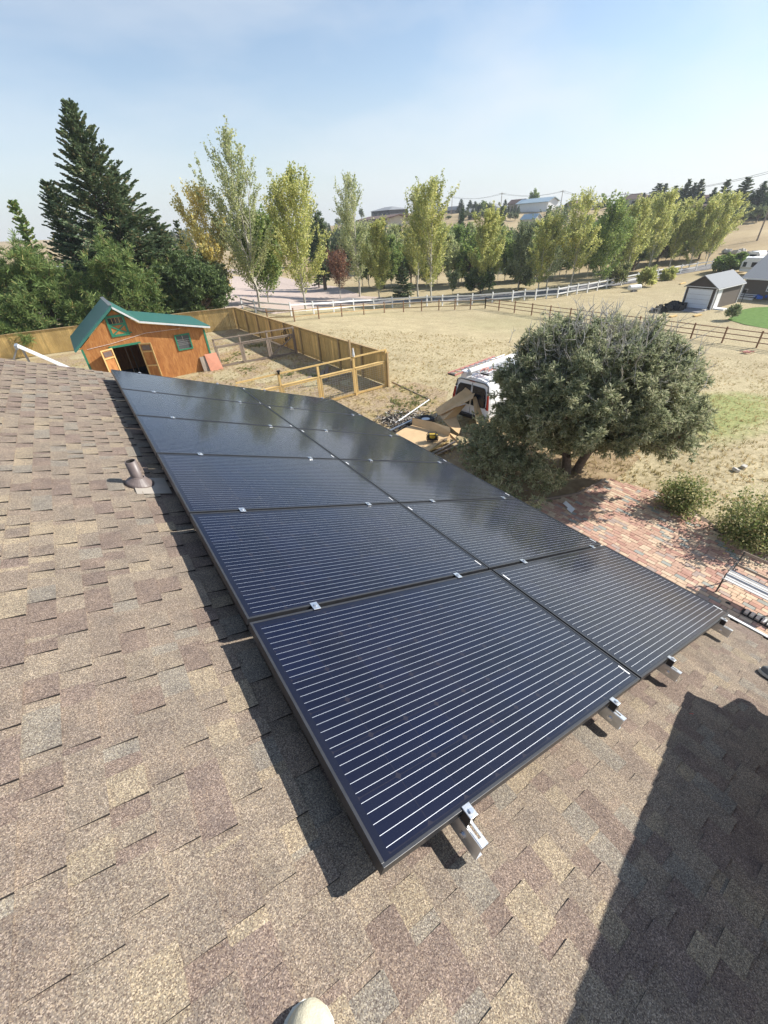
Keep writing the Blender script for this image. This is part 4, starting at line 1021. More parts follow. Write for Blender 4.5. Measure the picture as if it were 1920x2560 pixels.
for k in range(7):
    a=VP(random.uniform(.3,.9),random.uniform(.0,.4),2.28+random.random()*.1);w.path([a,a+fv*.2+rv*random.uniform(-.15,.15)+Zv*.05,a+fv*.45+rv*random.uniform(-.2,.2)],.018)
tag(w.build('strap_bundle',m['orangel']),'tangle of reddish straps on the van roof rack','straps')
# ================================================= clutter below the eave
C6=lambda x,y,z:G(900+x*.3014,860+y*.3014,z)
def sheet(pts,label,mt='card',off=(0,0,-.012),crease=None):
    w=MB();P=[C6(*p) for p in pts];w.prism(P,off);return tag(w.build('cardboard_sheet',m[mt]),label,'cardboard')
sheet([(910,325,1.75),(960,388,1.55),(935,452,1.4),(800,520,1.05),(690,575,.8),(650,590,.72),(625,540,.85),(750,455,1.25),(850,385,1.55)],'tall cardboard flap standing in front of the van rear windows')
sheet([(625,540,.85),(700,572,.75),(800,522,1.0),(880,500,1.0),(800,600,.6),(835,700,.35),(820,745,.25),(745,688,.42),(690,630,.62)],'bright open cardboard panel below the tall flap')
sheet([(935,445,1.35),(972,430,1.4),(1045,560,.75),(1095,665,.3),(1010,780,.1),(960,640,.55)],'brown cardboard flap leaning on the side nearest the pine')
sheet([(290,745,.36),(355,705,.38),(435,670,.42),(590,715,.42),(740,762,.42),(665,812,.38),(572,886,.34),(420,820,.34)],'flattened cardboard lying on the pallet under the yellow radio')
sheet([(435,612,.74),(590,642,.74),(745,690,.72),(748,730,.6),(735,765,.42),(590,715,.43),(433,672,.44)],'upright back flap of the flattened cardboard box')
sheet([(740,735,.5),(800,760,.35),(830,830,.1),(760,800,.1),(720,790,.3)],'small shaded cardboard flap at the pine end of the pallet')
# pallet
pc=C6(560,800,.2);t=thing('wooden_pallet','weathered wooden pallet under the flattened cardboard','pallet',(pc.x,pc.y,0))
P=[C6(*q) for q in((330,745,.3),(435,690,.36),(720,775,.36),(570,880,.3))]
for k in range(6):
    f_=k/5;a=P[0].lerp(P[3],f_);b_=P[1].lerp(P[2],f_);w=MB();w.bar(a+Vector((0,0,-.02)),b_+Vector((0,0,-.02)),.1,.022);w.build('deck_board',m['oldwood'],t)
for f_ in(.05,.5,.95):
    a=P[0].lerp(P[1],f_);b_=P[3].lerp(P[2],f_);w=MB();w.bar(a+Vector((0,0,-.11)),b_+Vector((0,0,-.11)),.1,.14);w.build('stringer',m['oldwood'],t)
for k,(a,b_,lb,mt) in enumerate((((575,885,.3),(735,802,.3),'pale plank end sticking out beside the radio','pine'),((600,905,.2),(790,810,.2),'grey rail lying under the pale plank near the pine','galv'),((640,915,.12),(830,830,.12),'dark plank lying lowest in the stack near the pine','oldwood'),((240,722,.12),(432,632,.2),'grey metal channel on the dirt beside the cardboard','galv'),((300,752,.06),(350,715,.1),'short pale stick at the open end of the cardboard','pine'))):
    w=MB();w.bar(C6(*a),C6(*b_),.07,.05);tag(w.build('plank' if mt!='galv' else 'metal_channel',m[mt]),lb,'plank' if mt!='galv' else 'channel')
w=MB();w.tube(C6(295,655,.06),C6(572,463,.35),.03,n=10);tag(w.build('white_pipe',m['white']),'long white plastic pipe lying on the bare dirt by the array','pipe')
c=C6(545,625,.12);w=MB();n=26
for k in range(n):
    a=2*PI*k/n
    for i in range(10):
        b_=2*PI*i/10;rr_=.30+.10*math.cos(b_);w.v.append(c+Vector((rr_*math.cos(a),rr_*math.sin(a),.09*math.sin(b_))))
for k in range(n):
    for i in range(10):w.f.append((k*10+i,k*10+(i+1)%10,((k+1)%n)*10+(i+1)%10,((k+1)%n)*10+i));w.m.append(0)
t=thing('old_tyre','old black tyre lying flat behind the cardboard','tyre',tuple(c));w.build('tyre',m['black'],t,smooth=True)
w=MB();w.tube(c-Zv*.05,c+Zv*.03,.19,n=20);w.build('hub',m['galv'],t)
# radio
rc_=C6(600,800,.42);fd=Vector((rc_.x-CAM[0],rc_.y-CAM[1],0)).normalized();sd=Vector((fd.y,-fd.x,0));RM=Matrix((sd,fd,Zv)).transposed()
t=thing('jobsite_radio','black and yellow jobsite radio with roll cage on the flattened cardboard','radio',tuple(rc_))
def rp_(x,y,z):return rc_+sd*x+fd*y+Zv*z
w=MB();w.prism([rp_(x,-.10,z) for x,z in((-.17,.03),(.17,.03),(.2,.1),(.2,.2),(.14,.27),(-.14,.27),(-.2,.2),(-.2,.1))],fd*.2);w.build('radio_body',m['blackp'],t,bevel=.01)
w=MB();w.prism([rp_(x,-.106,z) for x,z in((-.10,.17),(-.05,.14),(.05,.14),(.10,.17),(.11,.25),(-.11,.25))],-fd*.015);w.prism([rp_(x,-.09,z) for x,z in((-.12,.272),(.12,.272),(.10,.276),(-.10,.276))],fd*.16);w.prism([rp_(x,-.04,z) for x,z in((-.205,.12),(-.195,.12),(-.16,.26),(-.19,.24))],fd*.1);w.prism([rp_(x,-.04,z) for x,z in((.205,.12),(.195,.12),(.16,.26),(.19,.24))],fd*.1)
w.build('yellow_face',m['yellow'],t)
for s in(-1,1):
    w=MB();w.tube(rp_(s*.09,-.102,.10),rp_(s*.09,-.112,.10),.055,n=18);w.build('speaker',m['black'],t)
    w=MB();w.path([rp_(s*.19,-.13,.02),rp_(s*.22,-.13,.12),rp_(s*.22,-.13,.22),rp_(s*.15,-.13,.30),rp_(s*.15,.13,.30),rp_(s*.22,.13,.2),rp_(s*.19,.13,.02)],.014);w.path([rp_(s*.19,-.13,.02),rp_(s*.19,.13,.02)],.014);w.build('cage_bar',m['blackp'],t)
w=MB();w.path([rp_(-.15,-.13,.30),rp_(.15,-.13,.30)],.014);w.path([rp_(-.15,.13,.30),rp_(.15,.13,.30)],.014);w.path([rp_(-.19,-.13,.02),rp_(.19,-.13,.02)],.014);w.build('cage_bar',m['blackp'],t)
w=MB();w.path([C6(215,625,.05),C6(250,610,.1),C6(325,603,.06)],[.07,.06,.03]);tag(w.build('charred_log',m['scrap']),'charred black log on the bare dirt by the white pipe','log')
# loose debris
random.seed(4);w=MB()
for k in range(900):
    x,y=random.gauss(380,110),random.gauss(640,45)
    if not(120<x<650 and 545<y<760):continue
    if x>430 and y>640:continue
    p=C6(x,y,random.uniform(.02,.09));a=random.random()*PI;l=random.uniform(.03,.16);w.bar(p-Vector((math.cos(a)*l,math.sin(a)*l,0)),p+Vector((math.cos(a)*l,math.sin(a)*l,random.uniform(-.02,.05))),random.uniform(.01,.04),random.uniform(.01,.03),m=random.choice([0,0,1,2]))
o=w.build('debris',[m['scrap'],m['oldwood'],m['stone']]);tag(o,'loose dark sticks and scraps strewn on dirt between pipe and tyre','debris',kind='stuff')
w=MB();qa=G(981,955,.03);qb=G(1075,999,.03);w.bar(qa,qb,.04,.05);tag(w.build('soil_boundary_strip',m['oldwood']),'thin strip standing for the soil boundary running from the fence corner','edging')  # bar added to mark the soil boundary, not a real timber
# ================================================= pinyon pine beside the house
def pinyon():
    global RNG;RNG=np.random.RandomState(77)
    pos=np.array([12.2,6.62,0.]);t=thing('pinyon_pine','wide bushy pinyon pine with bare silvery twigs on top beside the patio','tree',tuple(pos))
    segs=[];C=[];O=[];TW=[]
    cen=np.array([12.3,6.55,2.45]);R=np.array([2.88,2.88,2.42])
    st1,s1=limb(pos+[-.12,.05,0],[-.12,.1,1],2.2,.17,4,(0,0,.1),.12,.7);st2,s2=limb(pos+[.22,-.08,0],[.30,-.12,1],2.2,.16,4,(0,0,.1),.12,.7);segs+=s1+s2
    NL=125
    for i in range(NL):
        zf=1-1.32*(i+.5)/NL;af=i*2.39996;d=np.array([math.sqrt(max(0,1-zf*zf))*math.cos(af),math.sqrt(max(0,1-zf*zf))*math.sin(af),zf])+RNG.normal(size=3)*.06
        if d[2]<-.25:d[2]=-.25+.2*RNG.rand()
        d/=np.linalg.norm(d);Rz=R[2] if d[2]>0 else 2.1
        tip=cen+d*np.array([R[0],R[1],Rz])*RNG.uniform(.80,1.03)
        if d[2]<.15:tip[2]=max(tip[2],(2.3 if (d[0]*-.87-d[1]*.48)>.72 else .55)+.7*RNG.rand())
        stem=st1 if d[0]*-.8+d[1]*.3>0 else st2;p0=along(stem,np.array([RNG.uniform(.25,1)]))[0]
        v_=tip-p0;LL=np.linalg.norm(v_);pts,_=limb(p0,v_/LL,LL,.1,6,(0,0,.0),.30,.2)
        pts=[np.array(p)+(tip-np.array(pts[-1]))*(j/6) for j,p in enumerate(pts)]
        r0=.055;segs+=[[*pts[j],*pts[j+1],r0*(1-j*.14),r0*(1-(j+1)*.14)] for j in range(6)]
        nb=19
        for k in range(nb):
            s=RNG.uniform(.58,1.0);b0=along(pts,np.array([s]))[0];dd=unit(((b0-cen)/R+RNG.normal(size=3)*.55+np.array([0,0,.25]))[None])[0];L=RNG.uniform(.35,.95)*(1.1-s*.35)
            q,sg=limb(b0,dd,L,.018,3,(0,0,.3),.35,.25);segs+=sg
            kk=RNG.randint(10,22);cc=along(q,RNG.uniform(.15,1.05,kk))+RNG.normal(size=(kk,3))*.07;C.append(cc);O.append(np.repeat(dd[None],kk,0))
        if d[2]>.30 and RNG.rand()<.85 or RNG.rand()<.25:
            top=d[2]>.62;nt=RNG.randint(1,4) if not top else RNG.randint(6,11)
            for k in range(nt):
                dd=unit((d+RNG.normal(size=3)*.5+np.array([0,0,.6]))[None])[0];L=RNG.uniform(.25,.6)*(1.55 if top else 1)
                q,sg=limb(tip-d*RNG.uniform(.0,.5)+RNG.normal(size=3)*.25,dd,L,.014,4,(0,0,.5),.5,.3);TW+=sg
                for _ in range(3):
                    e0=along(q,np.array([RNG.uniform(.3,.9)]))[0];q2,sg2=limb(e0,unit((dd+RNG.normal(size=3)*.7)[None])[0],L*.45,.008,2,(0,0,.5),.3,.3);TW+=sg2
    # dead stag heads above the crown
    for (bx,by,bz) in((11.3,7.4,4.5),(12.0,7.1,4.75),(13.2,6.4,4.7),(13.6,6.2,4.4),(12.6,6.9,4.8)):
        for k in range(11):
            dd=unit((RNG.normal(size=3)*.6+np.array([0,0,1.1]))[None])[0];L=RNG.uniform(.4,.85);q,sg=limb(np.array([bx,by,bz-.35])+RNG.normal(size=3)*.22,dd,L,.019,5,(0,0,.3),.55,.3);TW+=sg
            for _ in range(5):
                e0=along(q,np.array([RNG.uniform(.3,.95)]))[0];q2,sg2=limb(e0,unit((dd+RNG.normal(size=3)*.8)[None])[0],L*.4,.010,3,(0,0,.6),.4,.3);TW+=sg2
    # drooping low skirt toward the house
    for k in range(85):
        a=RNG.uniform(math.radians(95),math.radians(205));rr_=RNG.uniform(1.8,3.9);b0=np.array([12.3+math.cos(a)*rr_*.82,6.8+math.sin(a)*rr_*.80,RNG.uniform(.25,1.2)])
        q,sg=limb(b0,[math.cos(a)*.8,math.sin(a)*.8,.1],.8,.02,3,(0,0,.3),.4,.25);segs+=sg
        kk=RNG.randint(14,34);cc=along(q,RNG.uniform(0,1.05,kk))+RNG.normal(size=(kk,3))*.14;C.append(cc);O.append(np.repeat([[math.cos(a),math.sin(a),.4]],kk,0))
    C=np.concatenate(C);O=np.concatenate(O);k=10;P,D=tuftcloud(C,k,.125,.75,O)
    leafcards('crown',P,.125,.16,m['nd_pinyon'],t,D,.05);tubes('trunk',segs,m['bark'],t,6);tubes('dead_twigs',TW,m['twig'],t,4)
pinyon()
def shrub(pos,h,r,label,seed,n=6500,size=.055):
    global RNG;RNG=np.random.RandomState(seed);t=thing('leafy_shrub',label,'shrub',pos,'green shrubs at the patio edge');pos=np.array(pos);segs=[];P=[]
    nb=70
    for i in range(nb):
        a=RNG.uniform(0,2*PI);el=RNG.uniform(.25,1.45);d=np.array([math.cos(a)*math.cos(el),math.sin(a)*math.cos(el),math.sin(el)]);L=1/math.sqrt((math.cos(el)/r)**2+(math.sin(el)/h)**2)*RNG.uniform(.75,1.12)
        pts,sg=limb(pos+RNG.normal(size=3)*[.08,.08,0],d,L,.012,5,(0,0,.1),.25,.2);segs+=sg
        k=int(n/nb);s=RNG.uniform(.2,1.04,k);P.append(along(pts,s)+RNG.normal(size=(k,3))*(.05+.10*(1-np.abs(s[:,None]-.6))))
    P=np.concatenate(P);P=P[P[:,2]>.04];leafcards('crown',P,size*.85,.7,m['lf_shrub'],t);tubes('stems',segs,m['bark'],t,4)
shrub((12.75,3.25,0),1.05,.80,'rounded green shrub at the patio edge, closest to the pinyon pine',5)
shrub((12.6,1.45,0),1.5,1.0,'larger leafy shrub at the patio edge behind the white bench',6,9000)
shrub((13.9,.5,0),1.5,1.1,'yellowing shrub at the frame edge, outermost past the bench',8,7500)
# ================================================= grass and weeds
def tufts(name,label,N,sampler,hh,ww,mat,blades=5,seed=1):
    global RNG;RNG=np.random.RandomState(seed);X,Y=sampler(N);Z=H(X,Y);B=np.stack([X,Y,Z],1);B=np.repeat(B,blades,0);n=len(B)
    B[:,:2]+=RNG.normal(size=(n,2))*.03;D=unit(np.stack([RNG.normal(size=n)*.45,RNG.normal(size=n)*.45,np.ones(n)],1));L=(hh*RNG.uniform(.5,1.3,n))[:,None]
    W=unit(np.cross(D,rdir(n)));o=quads(name,B+D*L*.5,D*L*.5,W*ww*.5,m[mat],None);tag(o,label,'grass',kind='stuff');return o
BLK=[[(4,-8),(4,9.4),(8.3,9.4),(8.8,6.4),(12.7,5.5),(13.4,3.6),(12.4,1.6),(13.5,-2),(13.5,-8)],[(-10,-8),(-10,9),(4.2,9),(4.2,-8)],[(XL,YB),(XR,YB),(XR,YB+5),(XL,YB+5)]]
def samp_field(N):
    r=14+26*RNG.rand(N*3)**1.1;a=RNG.uniform(-12,100,N*3);x=CAM[0]+r*np.cos(np.radians(a));y=CAM[1]+r*np.sin(np.radians(a))
    k=[i for i in range(len(x)) if not any(inpoly(x[i],y[i],b_) for b_ in BLK) and RNG.rand()<.35+.65*(math.sin(x[i]*1.9)*math.sin(y[i]*2.3+x[i])>-.1)];k=k[:N];return x[k],y[k]
tufts('dry_grass','short dry straw coloured grass tufts over the field and yard',15000,samp_field,.085,.016,'grassb')
def samp_weed(N):
    cs=[(11.2,13.9),(12.2,15.3),(11.6,16.4),(13.0,16.0),(13.4,17.5),(9.6,25.0),(7.8,31.5),(10.5,23),(8,28),(11,34),(10.7,14.9),(5.2,25.5),(9,32.5)];i=RNG.randint(0,len(cs),N);c=np.array(cs)[i];return c[:,0]+RNG.normal(size=N)*.35,c[:,1]+RNG.normal(size=N)*.4
tufts('weeds','low green weeds in patches on bare dirt near the pens',420,samp_weed,.085,.03,'weed',8,4)
# ================================================= poplars and other yard trees
def T(bx,by,tx,ty,hwpx):
    p=G(bx,by);z=topz(p.x,p.y,ty);h=max(1.5,z-p.z);dist=float(RW[2]@(np.array(p)+[0,0,h*.4]-CAM));return tuple(p),h,2*hwpx*dist/FPX
PL=[ # base, top, halfwidth, material, kw, label
 (563,771,501,488,60,'lf_yellow',dict(n=5500,top=.4,bark='palebark',full=.8,size=.2),'yellow turning tree beside the dark juniper at the board fence corner','yellow_tree'),
 (650,769,538,352,64,'lf_pale',dict(n=8000,top=.6,full=.6,low=.10),'tallest pale poplar with thin airy top beside the yellow tree','poplar_tree'),
 (765,778,700,447,66,'lf_poplar',dict(n=11000,top=.5,full=.65),'bright yellow green poplar with a split top before the dark pine','poplar_tree'),
 (852,749,862,643,33,'lf_plum',dict(n=4500,top=.9,full=1.0,low=.2,size=.16),'small round purple plum tree between the poplars','plum_tree'),
 (900,742,877,450,44,'lf_pale',dict(n=6000,top=.6,full=.7),'slim pale poplar directly behind the purple plum tree','poplar_tree'),
 (949,752,943,568,36,'lf_poplar',dict(n=8000,top=.7,full=.7),'short bright yellow poplar between the plum and the small dark spruce','poplar_tree'),
 (1045,743,1020,477,40,'lf_poplar',dict(n=7500,top=.35,full=.7,low=.2),'poplar with bare forked top behind the small dark spruce','poplar_tree'),
 (1078,757,1068,468,52,'lf_poplar',dict(n=9500,top=.45,full=.7),'tall yellow green poplar with a pale trunk beside the forked one','poplar_tree'),
 (1206,735,1226,538,40,'lf_poplar',dict(n=9500,top=.6,full=.7,low=.06),'dense yellow green poplar rising from a dark juniper by the white fence','poplar_tree'),
 (1294,726,1310,566,34,'lf_grey',dict(n=5000,top=.4,full=.9),'thin grey green tree with sparse twigs past the dense poplar','poplar_tree'),
 (1343,737,1365,553,34,'lf_poplar',dict(n=6000,top=.5,full=.6),'poplar with a bright crooked trunk between two thin grey trees','poplar_tree'),
 (1365,722,1382,532,44,'lf_grey',dict(n=5000,top=.12,full=.9),'half bare tree with long naked upper twigs by the road','poplar_tree'),
 (1424,731,1459,492,40,'lf_poplar',dict(n=5500,top=.15,full=.8,low=.2),'poplar with bare white forked trunk and naked top','poplar_tree'),
 (1497,721,1525,515,42,'lf_green',dict(n=9000,top=.6,full=.9,low=.07),'broad green poplar just past the white forked trunk','poplar_tree'),
 (1560,703,1600,511,36,'lf_poplar',dict(n=8000,top=.6,full=.7),'third poplar from the trailer end of the road row but two','poplar_tree'),
 (1616,687,1657,495,42,'lf_poplar',dict(n=9000,top=.6,full=.7),'widest poplar with a golden patch low in its crown','poplar_tree'),
 (1671,673,1701,511,32,'lf_poplar',dict(n=7000,top=.6,full=.6),'narrow poplar standing third from the trailer end','poplar_tree'),
 (1720,676,1757,517,32,'lf_poplar',dict(n=7000,top=.6,full=.6),'dark stemmed poplar standing second from the trailer end','poplar_tree'),
 (1763,667,1814,495,40,'lf_poplar',dict(n=9000,top=.6,full=.6),'last poplar of the row nearest the white trailer','poplar_tree')]
for i,(bx,by,tx,ty,hw,mt,kw,lb,nm) in enumerate(PL):
    p,h,w_=T(bx,by,tx,ty,hw*.86);kw['n']=int(kw['n']*1.05);kw['size']=kw.get('size',.17)*.74
    poplar(p,h,w_,lb,mt,seed=i*7+2,name=nm,group='poplars along the drive and road' if nm=='poplar_tree' else None,**kw)
# lush lower crown of the tall pale poplar's neighbour
p,h,w_=T(672,760,640,560,50);poplar(p,h,w_,'dense green lower poplar joined to the tallest pale one','lf_green',seed=91,n=12000,full=1.1,low=.10,top=.9,group='poplars along the drive and road')
p,h,w_=T(1131,737,1131,690,14);poplar(p,h,w_,'tiny nearly leafless sapling in the clearing beyond the white fence','lf_grey',seed=93,n=500,full=.6,top=.5,name='bare_sapling')
# conifers behind the barn
spruce((5.75,52,0),16.9,13.0,'tallest spruce with ragged pointed top behind the barn shed',seed=1,det=2.2,size=.27,pw=.80,group='conifers behind the barn')
spruce((2.3,57,0),12.2,6.0,'smaller bluish spruce on the outer side of the tallest spruce',seed=2,det=2.0,size=.27,pw=.55,group='conifers behind the barn')
spruce((9.3,51,0),8.6,5.4,'short dark spruce on the juniper side of the tallest spruce',seed=3,det=1.8,size=.27,pw=.6,group='conifers behind the barn')
def pine(pos,h,rx,label,seed,nc=1500,**k): return bushy(pos,h,rx,rx,label,'nd_pine','pine_tree',seed=seed,nc=int(nc*.62),k=26,L=.46,asp=.07,zc=.40,top=.55,lump=.30,group='pines behind the board fence',**k)
pine((-1.9,49,0),8.4,3.6,'broad ponderosa pine with a leaning leader over the board fence',11,2600)
pine((-5.6,51,0),7.6,3.4,'ponderosa pine at the very edge of the view behind the fence',12,1800)
pine((4.1,46.6,0),7.7,3.0,'ponderosa pine directly behind the barn roof',13,2200)
pine((1.0,47.5,0),5.4,2.6,'low ponderosa pine filling the gap by the barn roof peak',14,1500)
pine((-4.6,47.2,0),4.6,2.2,'small pale pine just over the fence beside the metal shelter',15,1200)
pine((8.0,48.5,0),5.8,2.5,'ponderosa pine between the barn and the round juniper',16,1400)
spruce((-.9,50,0),10.4,2.0,'narrow leader rising above the broad pine',seed=6,size=.4,mat='nd_pine',det=.9,pw=.5,group='conifers behind the barn')
bushy((10.6,47.6,0),6.7,3.1,3.1,'big round dark juniper beside the gravel yard','nd_jun','juniper_tree',seed=21,nc=3400,k=12,L=.30,asp=.2,zc=.38,lump=.22,shell=.5,top=.8)
bushy((12.8,56,0),6.2,3.6,3.2,'dull green rounded tree behind the juniper','lf_grey','rounded_tree',seed=22,nc=1500,k=10,L=.30,asp=.5,zc=.5)
spruce((14.5,66,0),9.2,3.2,'slim dark spruce far behind the yellow tree',seed=7,size=.4,det=.9,group='conifers behind the barn')
p,h,w_=T(814,725,819,520,28);bushy(p,h,w_/2,w_/2,'tall dark pine between the split topped poplar and the plum','nd_spruce','pine_tree',seed=31,nc=1500,k=12,L=.5,asp=.16,zc=.45,top=.5)
p,h,w_=T(798,720,798,510,14);spruce(p,h,w_,'thin dark spruce spire beside the tall dark pine',seed=32,size=.4)
p,h,w_=T(1008,742,1008,655,29);spruce(p,h,w_,'small dense dark spruce behind the white fence',seed=33,det=1.3,size=.3,mat='nd_spruce',low=.01)
p,h,w_=T(1200,735,1200,665,38);bushy(p,h,w_/2,w_/2,'spreading dark juniper under the dense poplar','nd_jun','juniper_tree',seed=34,nc=900,k=11,L=.35,asp=.2,zc=.45)
p,h,w_=T(1296,721,1296,640,34);bushy(p,h,w_/2,w_/2,'grey green juniper behind the thin tree by the road','lf_grey','juniper_tree',seed=35,nc=800,k=10,L=.35,asp=.3,zc=.45)
for k,(bx,by,ty,hw,lb) in enumerate(((1538,716,650,25,'tall green weedy bush at the white fence gap'),(1612,716,668,20,'clump of tall reeds by the white fence, yellowing'),(1668,700,670,14,'small reedy clump past the yellowing reeds'))):
    p,h,w_=T(bx,by,bx,ty,hw);bushy(p,h,w_/2,w_/2,lb,'lf_poplar' if k else 'weed','reedy_bush',cat='bush',seed=36+k,nc=350,k=10,L=.45,asp=.16,zc=.4,trunk=False)
p,h,w_=T(1820,684,1830,633,34);bushy(p,h,w_/2,w_/2,'dark green leafy tree among the parked trailers','lf_green','leafy_tree',seed=40,nc=1200,k=10,L=.32,asp=.6,zc=.5)
p,h,w_=T(1826,800,1826,772,16);bushy(p,h,w_/2,w_/2,'small dry brown bush at the lawn corner','lf_grey','dry_bush',cat='bush',seed=41,nc=120,k=8,L=.25,asp=.2,zc=.4,trunk=False)
p=G(1845,775);w=MB();w.tube(p,p+Vector((0,0,1.7)),.03,n=6);w.box(p+Vector((0,0,1.8)),(.3,.3,.3));tag(w.build('feeder_pole',m['scrap']),'thin pole with a small dark box on top at the lawn edge','pole')
# background grove: prototypes copied
grove=[]
protos=[]
for k in range(6):
    o0=(200+k*30,-300,0)
    if k in(0,1):t=spruce(o0,9,4.2,'x',seed=50+k,size=.5,det=1.1)
    elif k in(2,3):t=bushy(o0,7.5,3.0,3.0,'x','lf_grey' if k==2 else 'lf_green','grove_tree',seed=52+k,nc=700,k=8,L=.4,asp=.6,zc=.5)
    elif k==4:t=poplar(o0,8.5,3.6,'x','lf_green',n=4500,seed=56,size=.2,full=1.0)
    else:t=poplar(o0,8.5,3.4,'x','lf_pale',n=3500,seed=57,size=.2,full=.9)
    t.name=['dark_spruce','dark_spruce','grey_green_tree','green_tree','young_poplar','pale_poplar'][k];protos.append(t)
used=[False]*6
GL=['dark spruce in the crowded grove between the poplar row and the dry hill','dark spruce in the crowded grove between the poplar row and the dry hill','grey green round tree in the grove between the poplar row and the dry hill','green round tree in the grove between the poplar row and the dry hill','young green poplar in the grove between the poplar row and the dry hill','pale thin poplar in the grove between the poplar row and the dry hill']
GG=['dark spruces of the grove','dark spruces of the grove','grey green trees of the grove','green trees of the grove','young poplars of the grove','pale poplars of the grove']
def put(k,p,s,label=None,group=None,ws=None,name=None):
    if not used[k]:used[k]=True;t=protos[k];t.location=p
    else:t=copytree(protos[k],None,p)
    for c in t.children:pass
    t.scale=((ws or s),(ws or s),s);t.rotation_euler=(0,0,random.random()*6.28);t['label']=label or GL[k];t['category']='tree';t['group']=group or GG[k]
    if name:t.name=name
    return t
random.seed(31)
def clearing(px,py): return (1110<px<1300 and py>660) or (px>1460 and py>646)
cnt=0
for i in range(900):
    if cnt>=285:break
    px=random.triangular(700,1790,1250);py=random.uniform(618,676)-max(0,(px-1400)*.10)
    if clearing(px,py):continue
    if px<880 and py>672:continue
    p=G(px,py)
    k=random.choice([0,1,2,2,3,4,4,5,5,5]);hh_=[9,9,7.5,7.5,8.5,8.5][k];s=min(1.25,max(.3,(topz(p.x,p.y,random.uniform(560,605)-max(0,(px-1350)*.12))-p.z)/hh_))
    put(k,tuple(p),s);cnt+=1
for i in range(44):
    px=900+i*20+random.uniform(-8,8);py=float(np.interp(px,[880,1100,1300,1500,1650,1780],[726,722,708,694,668,652]))-random.uniform(2,16)
    p=G(px,py);k=random.choice([4,5,3,4,5,2]);hh_=[9,9,7.5,7.5,8.5,8.5][k];s=max(.35,(topz(p.x,p.y,random.uniform(575,628)-max(0,(px-1300)*.13))-p.z)/hh_);put(k,tuple(p),s,None,None,s*1.05)
# specific darker conifers standing above the grove
for px,by,ty,hw,lb in((1151,640,520,17,'dark conifer above the grove, below the long ranch house'),(1165,640,560,12,'shorter dark conifer beside the one below the ranch house'),(1243,650,515,18,'tall dark conifer in front of the white barn'),(1232,640,545,14,'dark conifer partly hidden beside the tall one before the barn'),(1356,650,512,24,'broad dark conifer just past the blue roofed house'),(1408,560,509,13,'dark conifer low on the hill below the tan gable'),(1579,560,500,13,'dark bushy conifer on the slope below the stucco house'),(1700,560,535,8,'small dark conifer on the slope by the two storey house')):
    p,h,w_=T(px,by,px,ty,hw);s=h/9;put(random.choice([0,1]),p,s,lb,'conifers above the grove',w_/4.2*1.05)
# ================================================= far slope: houses, ridge trees, poles
def ridge(px,fr=.97,py=530):
    d=ray(px,py);a=math.degrees(math.atan2(d[1],d[0]));rc=float(np.interp(a,AZ_A,AZ_R))*fr;x=CAM[0]+rc*math.cos(math.radians(a));y=CAM[1]+rc*math.sin(math.radians(a));return Vector((x,y,float(H(x,y))))
def hut(label,px0,px1,fr,eave,top,wallm,roofm,kind='side',name='far_house',wins=0,depth=.6,cat='house',base=None,garage=False,pos=None,win_m='glass'):
    A_=(pos[0] if pos else ridge(px0,fr));B_=(pos[1] if pos else ridge(px1,fr));c=(A_+B_)/2;z0=min(A_.z,B_.z)-.6;ez=topz(c.x,c.y,eave);tz=topz(c.x,c.y,top)
    t=thing(name,label,cat,(c.x,c.y,z0));d=(B_-A_);d.z=0;L=d.length;d/=L;bk=Vector((-d.y,d.x,0));
    if bk.dot(Vector((c.x-CAM[0],c.y-CAM[1],0)))<0:bk=-bk
    D=L*depth;A0=Vector((A_.x,A_.y,z0));up=Vector((0,0,1));hh=ez-z0
    w=MB();w.prism([A0,A0+d*L,A0+d*L+bk*D,A0+bk*D],up*hh)
    if kind=='gable':
        w.prism([A0+up*hh,A0+d*L+up*hh,A0+d*L/2+up*(tz-z0-.05)],bk*D)
    elif kind=='side':
        for s in(0,1):w.prism([A0+d*(L-.02)*s+up*hh,A0+d*(L-.02)*s+bk*D+up*hh,A0+d*(L-.02)*s+bk*D/2+up*(tz-z0-.05)],d*.02)
    w.build('wall',m[wallm],t);o_=L*.04;w=MB();rh=tz-ez;up2=up*(ez-z0)
    a=A0+up2-d*o_-bk*o_;b_=A0+up2+d*(L+o_)-bk*o_;c2=A0+up2+d*(L+o_)+bk*(D+o_);d2=A0+up2-d*o_+bk*(D+o_);th=up*max(.12,L*.012)
    if kind=='side':
        r0=A0+up2-d*o_+bk*D/2+up*rh;r1=A0+up2+d*(L+o_)+bk*D/2+up*rh;w.prism([a,b_,r1,r0],th);w.prism([r0,r1,c2,d2],th)
    elif kind=='gable':
        r0=A0+up2+d*L/2-bk*o_+up*rh;r1=A0+up2+d*L/2+bk*(D+o_)+up*rh;w.prism([a,r0,r1,d2],th);w.prism([r0,b_,c2,r1],th)
    else:
        r0=A0+up2+d*L*.3+bk*D/2+up*rh;r1=A0+up2+d*L*.7+bk*D/2+up*rh;w.poly([a,b_,r1,r0]);w.poly([b_,c2,r1]);w.poly([c2,d2,r0,r1]);w.poly([d2,a,r0]);w.poly([a,b_,c2,d2])
    w.build('roof',m[roofm],t)
    for k in range(wins):
        f_=(k+.5)/wins;w=MB();q=A0+d*L*f_-bk*.03+up*(hh-.35*hh);w.box(q,(L*.45/wins,.06,min(1.3,hh*.4)),Matrix((d,bk,up)).transposed());w.build('window',m[win_m],t)
    return t
hut('dark grey two storey house with hip roof at the crest of the dry hill',928,974,.86,527,518,'darkgrey','greyroof','hip',wins=4)
hut('low house with red brown roof below the hip roofed one',897,966,.74,551,543,'cream','brownroof','side',wins=5,depth=.3)
